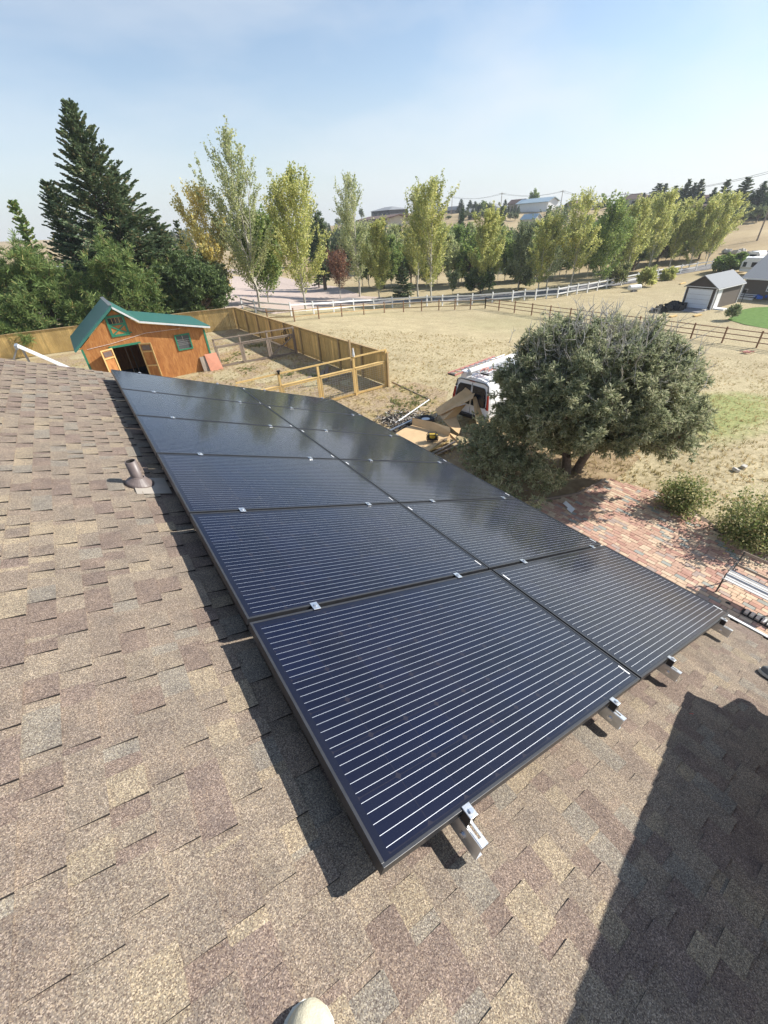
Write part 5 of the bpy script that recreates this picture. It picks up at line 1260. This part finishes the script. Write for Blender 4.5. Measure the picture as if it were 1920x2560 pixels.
hut('long grey green ranch house with pale fence on the ridge',1108,1146,.965,526,517,'tanwall','greyroof','side',wins=4,depth=.35)
hut('small green roofed house beside the ridge tree clump',1078,1104,.97,528,522,'taupe','greyroof','side',wins=2)
hut('tiny white house far away on the hazy valley side',664,680,.55,574,569,'white','greyroof','gable',wins=1)
hut('white gabled house half hidden by conifers below the ridge',1222,1243,.93,521,510,'white','greyroof','gable',wins=2)
hut('brown roofed low barn joined to the big white barn',1268,1302,.95,510,499,'tanwall','brownroof','side',name='far_barn',cat='barn')
hut('large white metal barn with pale blue roof on the ridge',1292,1367,.93,508,497,'white','blueroof','side',name='far_barn',cat='barn',depth=.35)
hut('blue grey roofed house with white columns below the white barn',1304,1340,.62,549,536,'cream','blueroof','side',wins=5,depth=.5)
hut('tan gabled garage on the open ridge',1408,1443,.97,513,502,'tanwall','brownroof','gable',name='far_garage',cat='garage')
hut('stucco house with red brown hip roof among low trees on the ridge',1532,1588,.97,499,485,'cream','brownroof','hip',wins=3)
hut('two storey tan house among the ridge spruces',1702,1760,.97,499,490,'tanwall','brownroof','side',wins=5,depth=.4)
hut('lower brick storey wing of the tan ridge house',1712,1764,.93,517,512,'taupeD','brownroof','side',wins=3,depth=.2,name='house_wing')
hut('pale house partly visible behind the last ridge spruces',1832,1850,.99,524,516,'cream','greyroof','side',wins=1)
w=MB();
def ridgefence(px0,px1,fr,label,hh,mt='white'):
    a=ridge(px0,fr);b_=ridge(px1,fr);t=thing('board_fence',label,'fence',tuple(a));n=10
    for k in range(n+1):
        q=a.lerp(b_,k/n);q.z=float(H(q.x,q.y));w=MB();w.box(q+Vector((0,0,hh/2)),(.15,.15,hh));w.build('post',m[mt],t)
        if k<n:
            r_=a.lerp(b_,(k+1)/n);r_.z=float(H(r_.x,r_.y));w=MB();w.bar(q+Vector((0,0,hh*.5)),r_+Vector((0,0,hh*.5)),.05,hh*.9);w.build('board_panel',m[mt],t)
ridgefence(1108,1147,.97,'pale board fence in front of the long ranch house',1.5);ridgefence(1162,1195,.96,'white board fence on the ridge between ranch house and conifers',1.6)
def pole(px,py,pty,label,fr=None,h=None,tilt=0,xarm=True):
    p=G(px,py) if fr is None else ridge(px,fr);z=topz(p.x,p.y,pty) if h is None else p.z+h;t=thing('utility_pole',label,'utility pole',tuple(p),'utility poles on the slope')
    top=Vector((p.x+tilt,p.y,z));w=MB();w.tube(p,top,.16,.10,n=8);w.build('pole_shaft',m['oldwood'],t)
    if xarm:w=MB();w.bar(top+Vector((-1,0.6,-.4)),top+Vector((1,-.6,-.4)),.12,.12);w.build('crossarm',m['oldwood'],t)
    return top
tp1=pole(1129,536,490,'utility pole beside the long ranch house');tp2=pole(1250,540,481,'utility pole between the conifers and the white barn')
tp3=pole(1400,523,475,'utility pole standing on the open ridge past the white barn');tp4=pole(1430,553,507,'shorter pole on the slope below the tan gable garage')
tp5=pole(1552,535,481,'thin pole on the ridge before the stucco house');tp6=pole(1892,602,0,'tall leaning utility pole at the edge of the view above the trailers',h=12,tilt=.0)
pole(1508,560,530,'stub pole on the lower slope',xarm=False)
w=MB()
for a,b_ in((tp1,tp2),(tp2,tp3),(tp3,tp5),(tp5,tp6)):
    for s in(-.8,.8):
        pts=[a.lerp(b_,k/8)+Vector((s,-s*.6,-.4-(1-(k/4-1)**2)*1.2)) for k in range(9)];w.path(pts,.03,n=4)
tag(w.build('power_lines',m['scrap']),'sagging power lines strung between the utility poles','power lines')
# ridge conifers and small trees
RC=[(1632,457,18,0),(1647,458,11,1),(1673,463,13,0),(1688,470,11,1),(1701,446,12,0),(1717,456,11,1),(1732,446,13,0),(1770,468,11,1),(1795,447,15,0),(1842,441,20,0),(1886,452,17,1),(1903,474,12,0),(1921,480,14,1),(1600,481,7,0),(1505,494,6,0),(1470,499,10,1),(1492,505,8,0),(1152,497,7,0),(1174,500,7,1),(1187,503,7,0),(1246,505,5,1),(1261,498,5,0),(1370,496,6,1),(1448,508,10,1),(1655,480,14,1),(1742,480,12,0),(1778,480,12,1),(1868,480,14,0)]
for i,(px,ty,hw,k) in enumerate(RC):
    fr=.955+.01*(i%4);p=ridge(px,fr);z=topz(p.x,p.y,ty);h=max(2,z-p.z);dist=float(RW[2]@(np.array(p)-CAM));put(k,tuple(p),h/9,'dark spruce standing on the far ridge against the sky','ridge spruces',3.5*hw*dist/FPX/4.2,'ridge_spruce')
for i,(px,ty,hw,k,fr) in enumerate(((1332,470,13,3,.97),(903,520,8,2,.98),(1208,500,12,3,.9),(1222,506,12,2,.88),(1195,508,10,2,.9),(1180,532,14,2,.8),(1122,545,9,2,.82),(1540,505,14,2,.94),(1560,507,13,3,.93),(1575,509,12,2,.92),(1520,508,12,2,.95),(1430,512,10,2,.96),(1870,510,16,2,.93),(1900,512,18,2,.92),(1830,515,16,3,.93),(1780,512,14,2,.92),(1850,520,20,2,.9))):
    p=ridge(px,fr);z=topz(p.x,p.y,ty);h=max(1.5,z-p.z);dist=float(RW[2]@(np.array(p)-CAM));put(k,tuple(p),h/7.5,'rounded grey green tree near the far ridge houses','rounded trees near the ridge',2*hw*dist/FPX/6.2,'ridge_tree')
for i in range(70):   # windbreak rows and scattered shrubs on the slope
    if i<36:
        px=1150+i*4.2+random.uniform(-2,2);p=ridge(px,.80+.05*(i%3)+random.uniform(-.01,.01));k=random.choice([0,1,2])
        put(k,tuple(p),random.uniform(.28,.42),'low bushy tree in the windbreak rows below the ridge','windbreak trees',.42,'windbreak_tree')
    else:
        px=random.uniform(560,930);p=ridge(px,random.uniform(.3,.9));k=random.choice([0,2,3,2]);put(k,tuple(p),random.uniform(.6,1.0),'distant tree scattered in the hazy valley','distant valley trees',None,'valley_tree')
for i in range(34):
    px=random.uniform(330,640);p=ridge(px,random.uniform(.2,.98));put(random.choice([0,2,3,2]),tuple(p),random.uniform(.7,1.2),'distant tree scattered in the hazy valley','distant valley trees',None,'valley_tree')
for i,px in enumerate((395,418,440)):hut(['far pale farmhouse in the hazy valley gap, leftmost','far tan house in the hazy valley gap, middle one','far white shed in the hazy valley gap, beside the slim spruce'][i],px,px+12,.45+.1*i,594-i*3,590-i*3,['cream','tanwall','white'][i],'brownroof','side')
# behind the pines: neighbouring roof glimpses
hut('grey roofed house glimpsed between the pines behind the barn',150,260,0,690,668,'taupe','greyroof','side',pos=(Vector((-3.6,62,0)),Vector((6.5,66,0))),wins=3)
# ================================================= neighbour's garage, house, trailers
fl_=G(1701,767);fr_=G(1775,775);bk_=G(1831,757)
d=(fr_-fl_);d.z=0;L=d.length;d/=L;bk=Vector((-d.y,d.x,0)); bk=bk if bk.dot(bk_-fr_)>0 else -bk
D=(bk_-fr_).length;z0=fl_.z
t=thing('small_garage','small taupe garage with white roll door and grey shingle roof','garage',tuple(fl_));up=Vector((0,0,1))
eh=topz(fl_.x,fl_.y,714)-z0;pk=topz((fl_.x+fr_.x)/2,(fl_.y+fr_.y)/2,690)-z0
def GP(s,b_,z):return Vector((fl_.x,fl_.y,z0))+d*s+bk*b_+up*z
w=MB();w.prism([GP(0,0,-.3),GP(L,0,-.3),GP(L,0,eh),GP(L/2,0,pk),GP(0,0,eh)],bk*D);w.build('wall',m['taupe'],t)
w=MB();w.prism([GP(.02,-.02,eh),GP(L-.02,-.02,eh),GP(L/2,-.02,pk-.02)],-bk*.02);w.prism([GP(.02,-.004,0),GP(L-.02,-.004,0),GP(L-.02,-.004,eh-.01),GP(.02,-.004,eh-.01)],-bk*.008);w.build('gable_panel',m['taupeD'],t)
w=MB();w.prism([GP(-.2,-.25,eh-.12),GP(L/2,-.25,pk+.02),GP(L/2,D+.25,pk+.02),GP(-.2,D+.25,eh-.12)],up*.07);w.prism([GP(L/2,-.25,pk+.02),GP(L+.2,-.25,eh-.12),GP(L+.2,D+.25,eh-.12),GP(L/2,D+.25,pk+.02)],up*.07);w.build('roof',m['greyroof'],t)
w=MB();dh=eh*.86
w.bar(GP(.36,-.03,dh/2),GP(L-.42,-.03,dh/2),.03,dh);gd=w.build('garage_door',m['garagewhite'],t)
w=MB()
for k in(1,2,3):w.bar(GP(.38,-.048,dh*k/4),GP(L-.44,-.048,dh*k/4),.01,.012)
w.build('door_groove',m['taupe'],gd)
w=MB()
for s in(.32,L-.38):w.bar(GP(s,-.04,0),GP(s,-.04,dh+.04),.06,.05,up=bk)
w.bar(GP(.29,-.04,dh+.05),GP(L-.35,-.04,dh+.05),.05,.06);w.bar(GP(.02,-.045,eh-.03),GP(L-.02,-.045,eh-.03),.04,.06)
for s in(.03,L-.03):w.bar(GP(s,-.03,0),GP(s,-.03,eh-.06),.05,.04,up=bk)
w.bar(GP(L+.02,.0,0),GP(L+.02,.0,eh),.06,.08,up=bk);w.bar(GP(L+.02,D,0),GP(L+.02,D,eh),.06,.08,up=bk);w.bar(GP(L+.22,-.25,eh-.13),GP(L+.22,D+.25,eh-.13),.03,.08)
w.build('white_trim',m['white'],t)
w=MB();w.bar(GP(L+.02,.35,1.0),GP(L+.02,1.25,1.0),.04,2.0);w.build('side_door',m['white'],t)
for nm_,c,sz,mt,lb,ct in(('concrete_step',GP(L+.6,.8,.06),(1.0,.9,.14),'white','white concrete step at the side door of the small garage','step'),):
    w=MB();w.box(c,sz,Matrix((d,bk,up)).transposed());tag(w.build(nm_,m[mt]),lb,ct)
w=MB();w.box(GP(L*.5,-1.2,.02),(L*.95,2.4,.06),Matrix((d,bk,up)).transposed());tag(w.build('concrete_pad',m['road']),'dark concrete pad in front of the garage door','pad')
for k,(px,py,sc) in enumerate(((1660,775,1.0),(1684,768,.8),(1645,778,.5))):
    random.seed(k);p=G(px,py);w=MB()
    for i in range(16):
        q=p+Vector((random.gauss(0,.8*sc),random.gauss(0,.6*sc),random.uniform(.05,.4*sc)));w.box(q,[random.uniform(.2,.8)*sc for _ in range(3)],Matrix.Rotation(random.random()*3,3,(random.random(),random.random(),1)))
    tag(w.build('scrap_pile',m['scrap' if k<2 else 'stone']),['black tarp covered scrap pile beside the small garage','smaller dark scrap heap touching the garage wall','pale rubble heap beyond the black scrap pile'][k],'pile')
hp=G(1848,744);t=thing('neighbour_house','taupe one storey house with white framed window at the frame edge','house',tuple(hp))
hd=d;L2=14;D2=8;z0=hp.z
def HP(s,b_,z):return Vector((hp.x,hp.y,z0))+hd*s+bk*b_+up*z
eh=topz(hp.x,hp.y,693)-z0;pk=eh+1.9
w=MB();w.prism([HP(0,0,-.4),HP(L2,0,-.4),HP(L2,D2,-.4),HP(0,D2,-.4)],up*(eh+.4))
w.prism([HP(.0,0,eh),HP(.0,D2,eh),HP(.0,D2/2,pk-.1)],hd*.05);w.build('wall',m['taupe'],t)
w=MB();w.prism([HP(-.4,-.4,eh-.1),HP(L2,-.4,eh-.1),HP(L2,D2/2,pk),HP(-.4,D2/2,pk)],up*.08);w.prism([HP(-.4,D2/2,pk),HP(L2,D2/2,pk),HP(L2,D2+.4,eh-.1),HP(-.4,D2+.4,eh-.1)],up*.08);w.build('roof',m['greyroof'],t)
w=MB();w.bar(HP(-.4,-.43,eh-.1),HP(L2,-.43,eh-.1),.04,.14);w.bar(HP(.0,-.03,0),HP(.0,-.03,eh),.12,.05,up=bk);w.build('white_trim',m['white'],t)
w=MB();w.bar(HP(2.3,-.02,1.5),HP(4.3,-.02,1.5),.05,1.35);wf=w.build('window_frame',m['white'],t)
for s in(0,1):
    w=MB();w.bar(HP(2.42+s*.93,-.05,1.5),HP(3.24+s*.93,-.05,1.5),.02,1.12);w.build('pane',m['vanglass'],wf)
w=MB()
for k in range(3):w.box(HP(.9,-.3-.25*k,.45-.15*k),(1.6,.26,.05),Matrix((hd,bk,up)).transposed())
w.box(HP(.9,-.9,.08),(1.6,.05,.25),Matrix((hd,bk,up)).transposed())
w.build('step',m['white'],t)
p=G(1912,746);w=MB();random.seed(2)
for i in range(10):w.box(p+Vector((random.gauss(0,.6),random.gauss(0,.4),random.uniform(.1,.5))),(.6,.5,.3),Matrix.Rotation(random.random()*3,3,'Z'))
tag(w.build('blue_tarp',m['blue'],bevel=.05),'crumpled blue tarp on the ground by the taupe house','tarp')
def trailer(label,px0,py0,px1,py1,hgt,Dp=2.4,win=((.35,.55),),mt='white',name='camper_trailer',cat='trailer'):
    a=G(px0,py0);b_=G(px1,py1);d=(b_-a);d.z=0;L=d.length;d/=L;bk=Vector((-d.y,d.x,0))
    if bk.dot(Vector((a.x-CAM[0],a.y-CAM[1],0)))<0:bk=-bk
    z=min(a.z,b_.z);t=thing(name,label,cat,tuple(a));A0=Vector((a.x,a.y,z))
    w=MB();w.prism([A0+up*.5,A0+up*.5+d*L,A0+d*L+up*(hgt-.35),A0+d*(L-.3)+up*hgt,A0+d*.5+up*hgt,A0+up*(hgt-.6)],bk*Dp);w.build('body',m[mt],t,bevel=.08)
    for s0,s1 in win:
        w=MB();w.bar(A0+d*L*s0-bk*.02+up*(hgt*.62),A0+d*L*s1-bk*.02+up*(hgt*.62),.03,hgt*.26);w.build('window',m['vanglass'],t)
    w=MB();w.bar(A0+d*.1-bk*.015+up*1.0,A0+d*(L-.1)-bk*.015+up*1.0,.02,.18);w.build('stripe',m['alu'],t)
    for s in(.42,.55):w=MB();w.tube(A0+d*L*s+bk*.02+up*.35,A0+d*L*s+bk*.3+up*.35,.34,n=16);w.build('wheel',m['black'],t)
trailer('long white camper trailer behind the dark green tree',1776,680,1852,684,2.1)
trailer('white camper trailer with dark square window past the green tree',1842,688,1912,692,2.35,win=((.38,.62),(.08,.2)))
trailer('white boat shaped trailer at the frame edge behind the house',1900,672,1960,676,1.8,win=((.4,.5),),name='boat_trailer')
trailer('white pickup truck top seen between trailers',1862,655,1892,657,1.6,win=((.2,.75),),name='pickup_truck',cat='truck')
for k,(px,py,s) in enumerate(((1820,633,.8),(1835,636,.7),(1850,634,.9),(1864,640,.8),(1880,637,.8),(1893,640,1.0),(1908,642,.9),(1876,644,.7))):
    random.seed(k+50);p=G(px,py);w=MB()
    for i in range(3):w.box(p+Vector((random.gauss(0,.7),random.gauss(0,.5),.3*s)),(1.3*s,1.0*s,.8*s),Matrix.Rotation(random.random()*3,3,(.2,.3,1)))
    tag(w.build('pale_boulder',m['stone'],bevel=.12),'pale boulder in the rock line behind the white trailers','boulder','boulders behind the trailers')
p=G(1584,729);w=MB();w.tube(p+Vector((-.8,.35,.5)),p+Vector((.8,-.35,.5)),.34,n=18);t=thing('propane_tank','white propane tank by the white fence near the reeds','tank',tuple(p));w.build('tank_shell',m['white'],t,bevel=.1)
w=MB();w.box(p+Vector((0,0,.1)),(1.0,.4,.3));w.build('foot',m['road'],t)
for k,(px,py,px2,py2,lb) in enumerate(((1675,792,1690,788,'pale board on the grass below the black scrap pile, nearer the brown fence'),(1735,790,1752,786,'pale board lying in front of the garage pad'),(1758,776,1766,772,'short pale block at the garage corner'),(1700,710,1712,706,'pale board by the wire fence near the propane tank'))):
    a=G(px,py,.08);b_=G(px2,py2,.08);w=MB();w.bar(a,b_,.3,.1);tag(w.build('pale_board',m['pine' if k!=2 else 'stone']),lb,'board' if k!=2 else 'block')
# orange twine in the field
p=G(1868,882);w=MB();random.seed(12)
for k in range(5):w.path([p+Vector((random.uniform(-.5,.5),random.uniform(-.4,.4),.05+.1*random.random())) for _ in range(4)],.02)
tag(w.build('orange_twine',m['orangel']),'small tangle of orange twine on the dry field by the east fence','twine')
for k,(px,py) in enumerate(((1858,1170),(1838,1178))):
    p=G(px,py);w=MB();w.box(p+Vector((0,0,.05)),(.22,.16,.12),Matrix.Rotation(k,3,(.3,.2,1)));tag(w.build('pale_rock',m['stone'],bevel=.03),['pale rock on the dry grass beyond the shrubs, larger one','small rock on the dry grass beyond the shrubs'][k],'rock')
# ================================================= camera, light, sky
cd=bpy.data.cameras.new('camera');co=bpy.data.objects.new('camera',cd);COL.objects.link(co);SC.camera=co
cd.sensor_fit='HORIZONTAL';cd.sensor_width=36;cd.lens=36*FPX/1920;cd.clip_start=.02;cd.clip_end=6000
Rm=Matrix([[RW[0][i],-RW[1][i],-RW[2][i]] for i in range(3)]).to_4x4();co.matrix_world=Matrix.Translation(Vector(CAM))@Rm
SEL,SAZ=36.0,-23.0
sd_=bpy.data.lights.new('sun','SUN');so=bpy.data.objects.new('sun',sd_);COL.objects.link(so);sd_.energy=4.9;sd_.angle=D2R(.55);sd_.color=(1,.955,.885)
v=Vector((math.cos(D2R(SAZ))*math.cos(D2R(SEL)),math.sin(D2R(SAZ))*math.cos(D2R(SEL)),math.sin(D2R(SEL))));so.rotation_euler=v.to_track_quat('Z','Y').to_euler()
wd=bpy.data.worlds.new('World');SC.world=wd;wd.use_nodes=True;nt=wd.node_tree;sk=nt.nodes.new('ShaderNodeTexSky');sk.sky_type='NISHITA';sk.sun_disc=False
sk.sun_elevation=D2R(SEL);sk.sun_rotation=D2R(90-SAZ);sk.altitude=1800;sk.air_density=1.3;sk.dust_density=1.2;sk.ozone_density=1.5
bg=nt.nodes['Background'];bg.inputs[1].default_value=.088
# faint cirrus veil
tc=nt.nodes.new('ShaderNodeTexCoord');mpn=nt.nodes.new('ShaderNodeMapping');mpn.inputs['Scale'].default_value=(1.0,3.0,5.0);mpn.inputs['Rotation'].default_value=(.2,.3,.5);nt.links.new(tc.outputs['Generated'],mpn.inputs[0])
nz=nt.nodes.new('ShaderNodeTexNoise');nz.inputs['Scale'].default_value=1.6;nz.inputs['Detail'].default_value=5;nt.links.new(mpn.outputs[0],nz.inputs['Vector'])
rp2=nt.nodes.new('ShaderNodeValToRGB');rp2.color_ramp.elements[0].position=.42;rp2.color_ramp.elements[1].position=.74;rp2.color_ramp.elements[1].color=(.5,.5,.5,1);nt.links.new(nz.outputs[0],rp2.inputs[0])
mxn=nt.nodes.new('ShaderNodeMix');mxn.data_type='RGBA';nt.links.new(rp2.outputs[0],mxn.inputs[0]);hs=nt.nodes.new('ShaderNodeHueSaturation');hs.inputs['Saturation'].default_value=1.02;hs.inputs['Value'].default_value=1.16;nt.links.new(sk.outputs[0],hs.inputs['Color'])
sx=nt.nodes.new('ShaderNodeSeparateXYZ');nt.links.new(tc.outputs['Generated'],sx.inputs[0]);hz=nt.nodes.new('ShaderNodeValToRGB');nt.links.new(sx.outputs[2],hz.inputs[0])
hz.color_ramp.elements[0].position=0;hz.color_ramp.elements[0].color=(.85,.85,.85,1);hz.color_ramp.elements[1].position=.42;hz.color_ramp.elements[1].color=(0,0,0,1);e_=hz.color_ramp.elements.new(.2);e_.color=(.20,.20,.20,1)
mh=nt.nodes.new('ShaderNodeMix');mh.data_type='RGBA';nt.links.new(hz.outputs[0],mh.inputs[0]);nt.links.new(hs.outputs[0],mh.inputs[6]);mh.inputs[7].default_value=(5.4,5.75,6.1,1)
nt.links.new(mh.outputs[2],mxn.inputs[6]);mxn.inputs[7].default_value=(6.5,6.8,7.1,1);nt.links.new(mxn.outputs[2],bg.inputs[0])
SC.view_settings.view_transform='Standard';SC.view_settings.look='None';SC.view_settings.exposure=0.70;SC.view_settings.gamma=1
SC.render.engine='CYCLES'
SC.cycles.max_bounces=6;SC.cycles.transparent_max_bounces=4

# smoke haze of the dry autumn air
w=MB();w.box((150,350,22),(1500,1500,52));hzm=bpy.data.materials.new('haze_air');hzm.use_nodes=True;ht=hzm.node_tree;ht.nodes.remove(ht.nodes['Principled BSDF'])
pv=ht.nodes.new('ShaderNodeVolumePrincipled');pv.inputs['Color'].default_value=(.86,.92,1,1);pv.inputs['Density'].default_value=.0004;pv.inputs['Anisotropy'].default_value=.3;ht.links.new(pv.outputs[0],ht.nodes['Material Output'].inputs['Volume'])
ho=w.build('haze',hzm);ho['kind']='stuff'
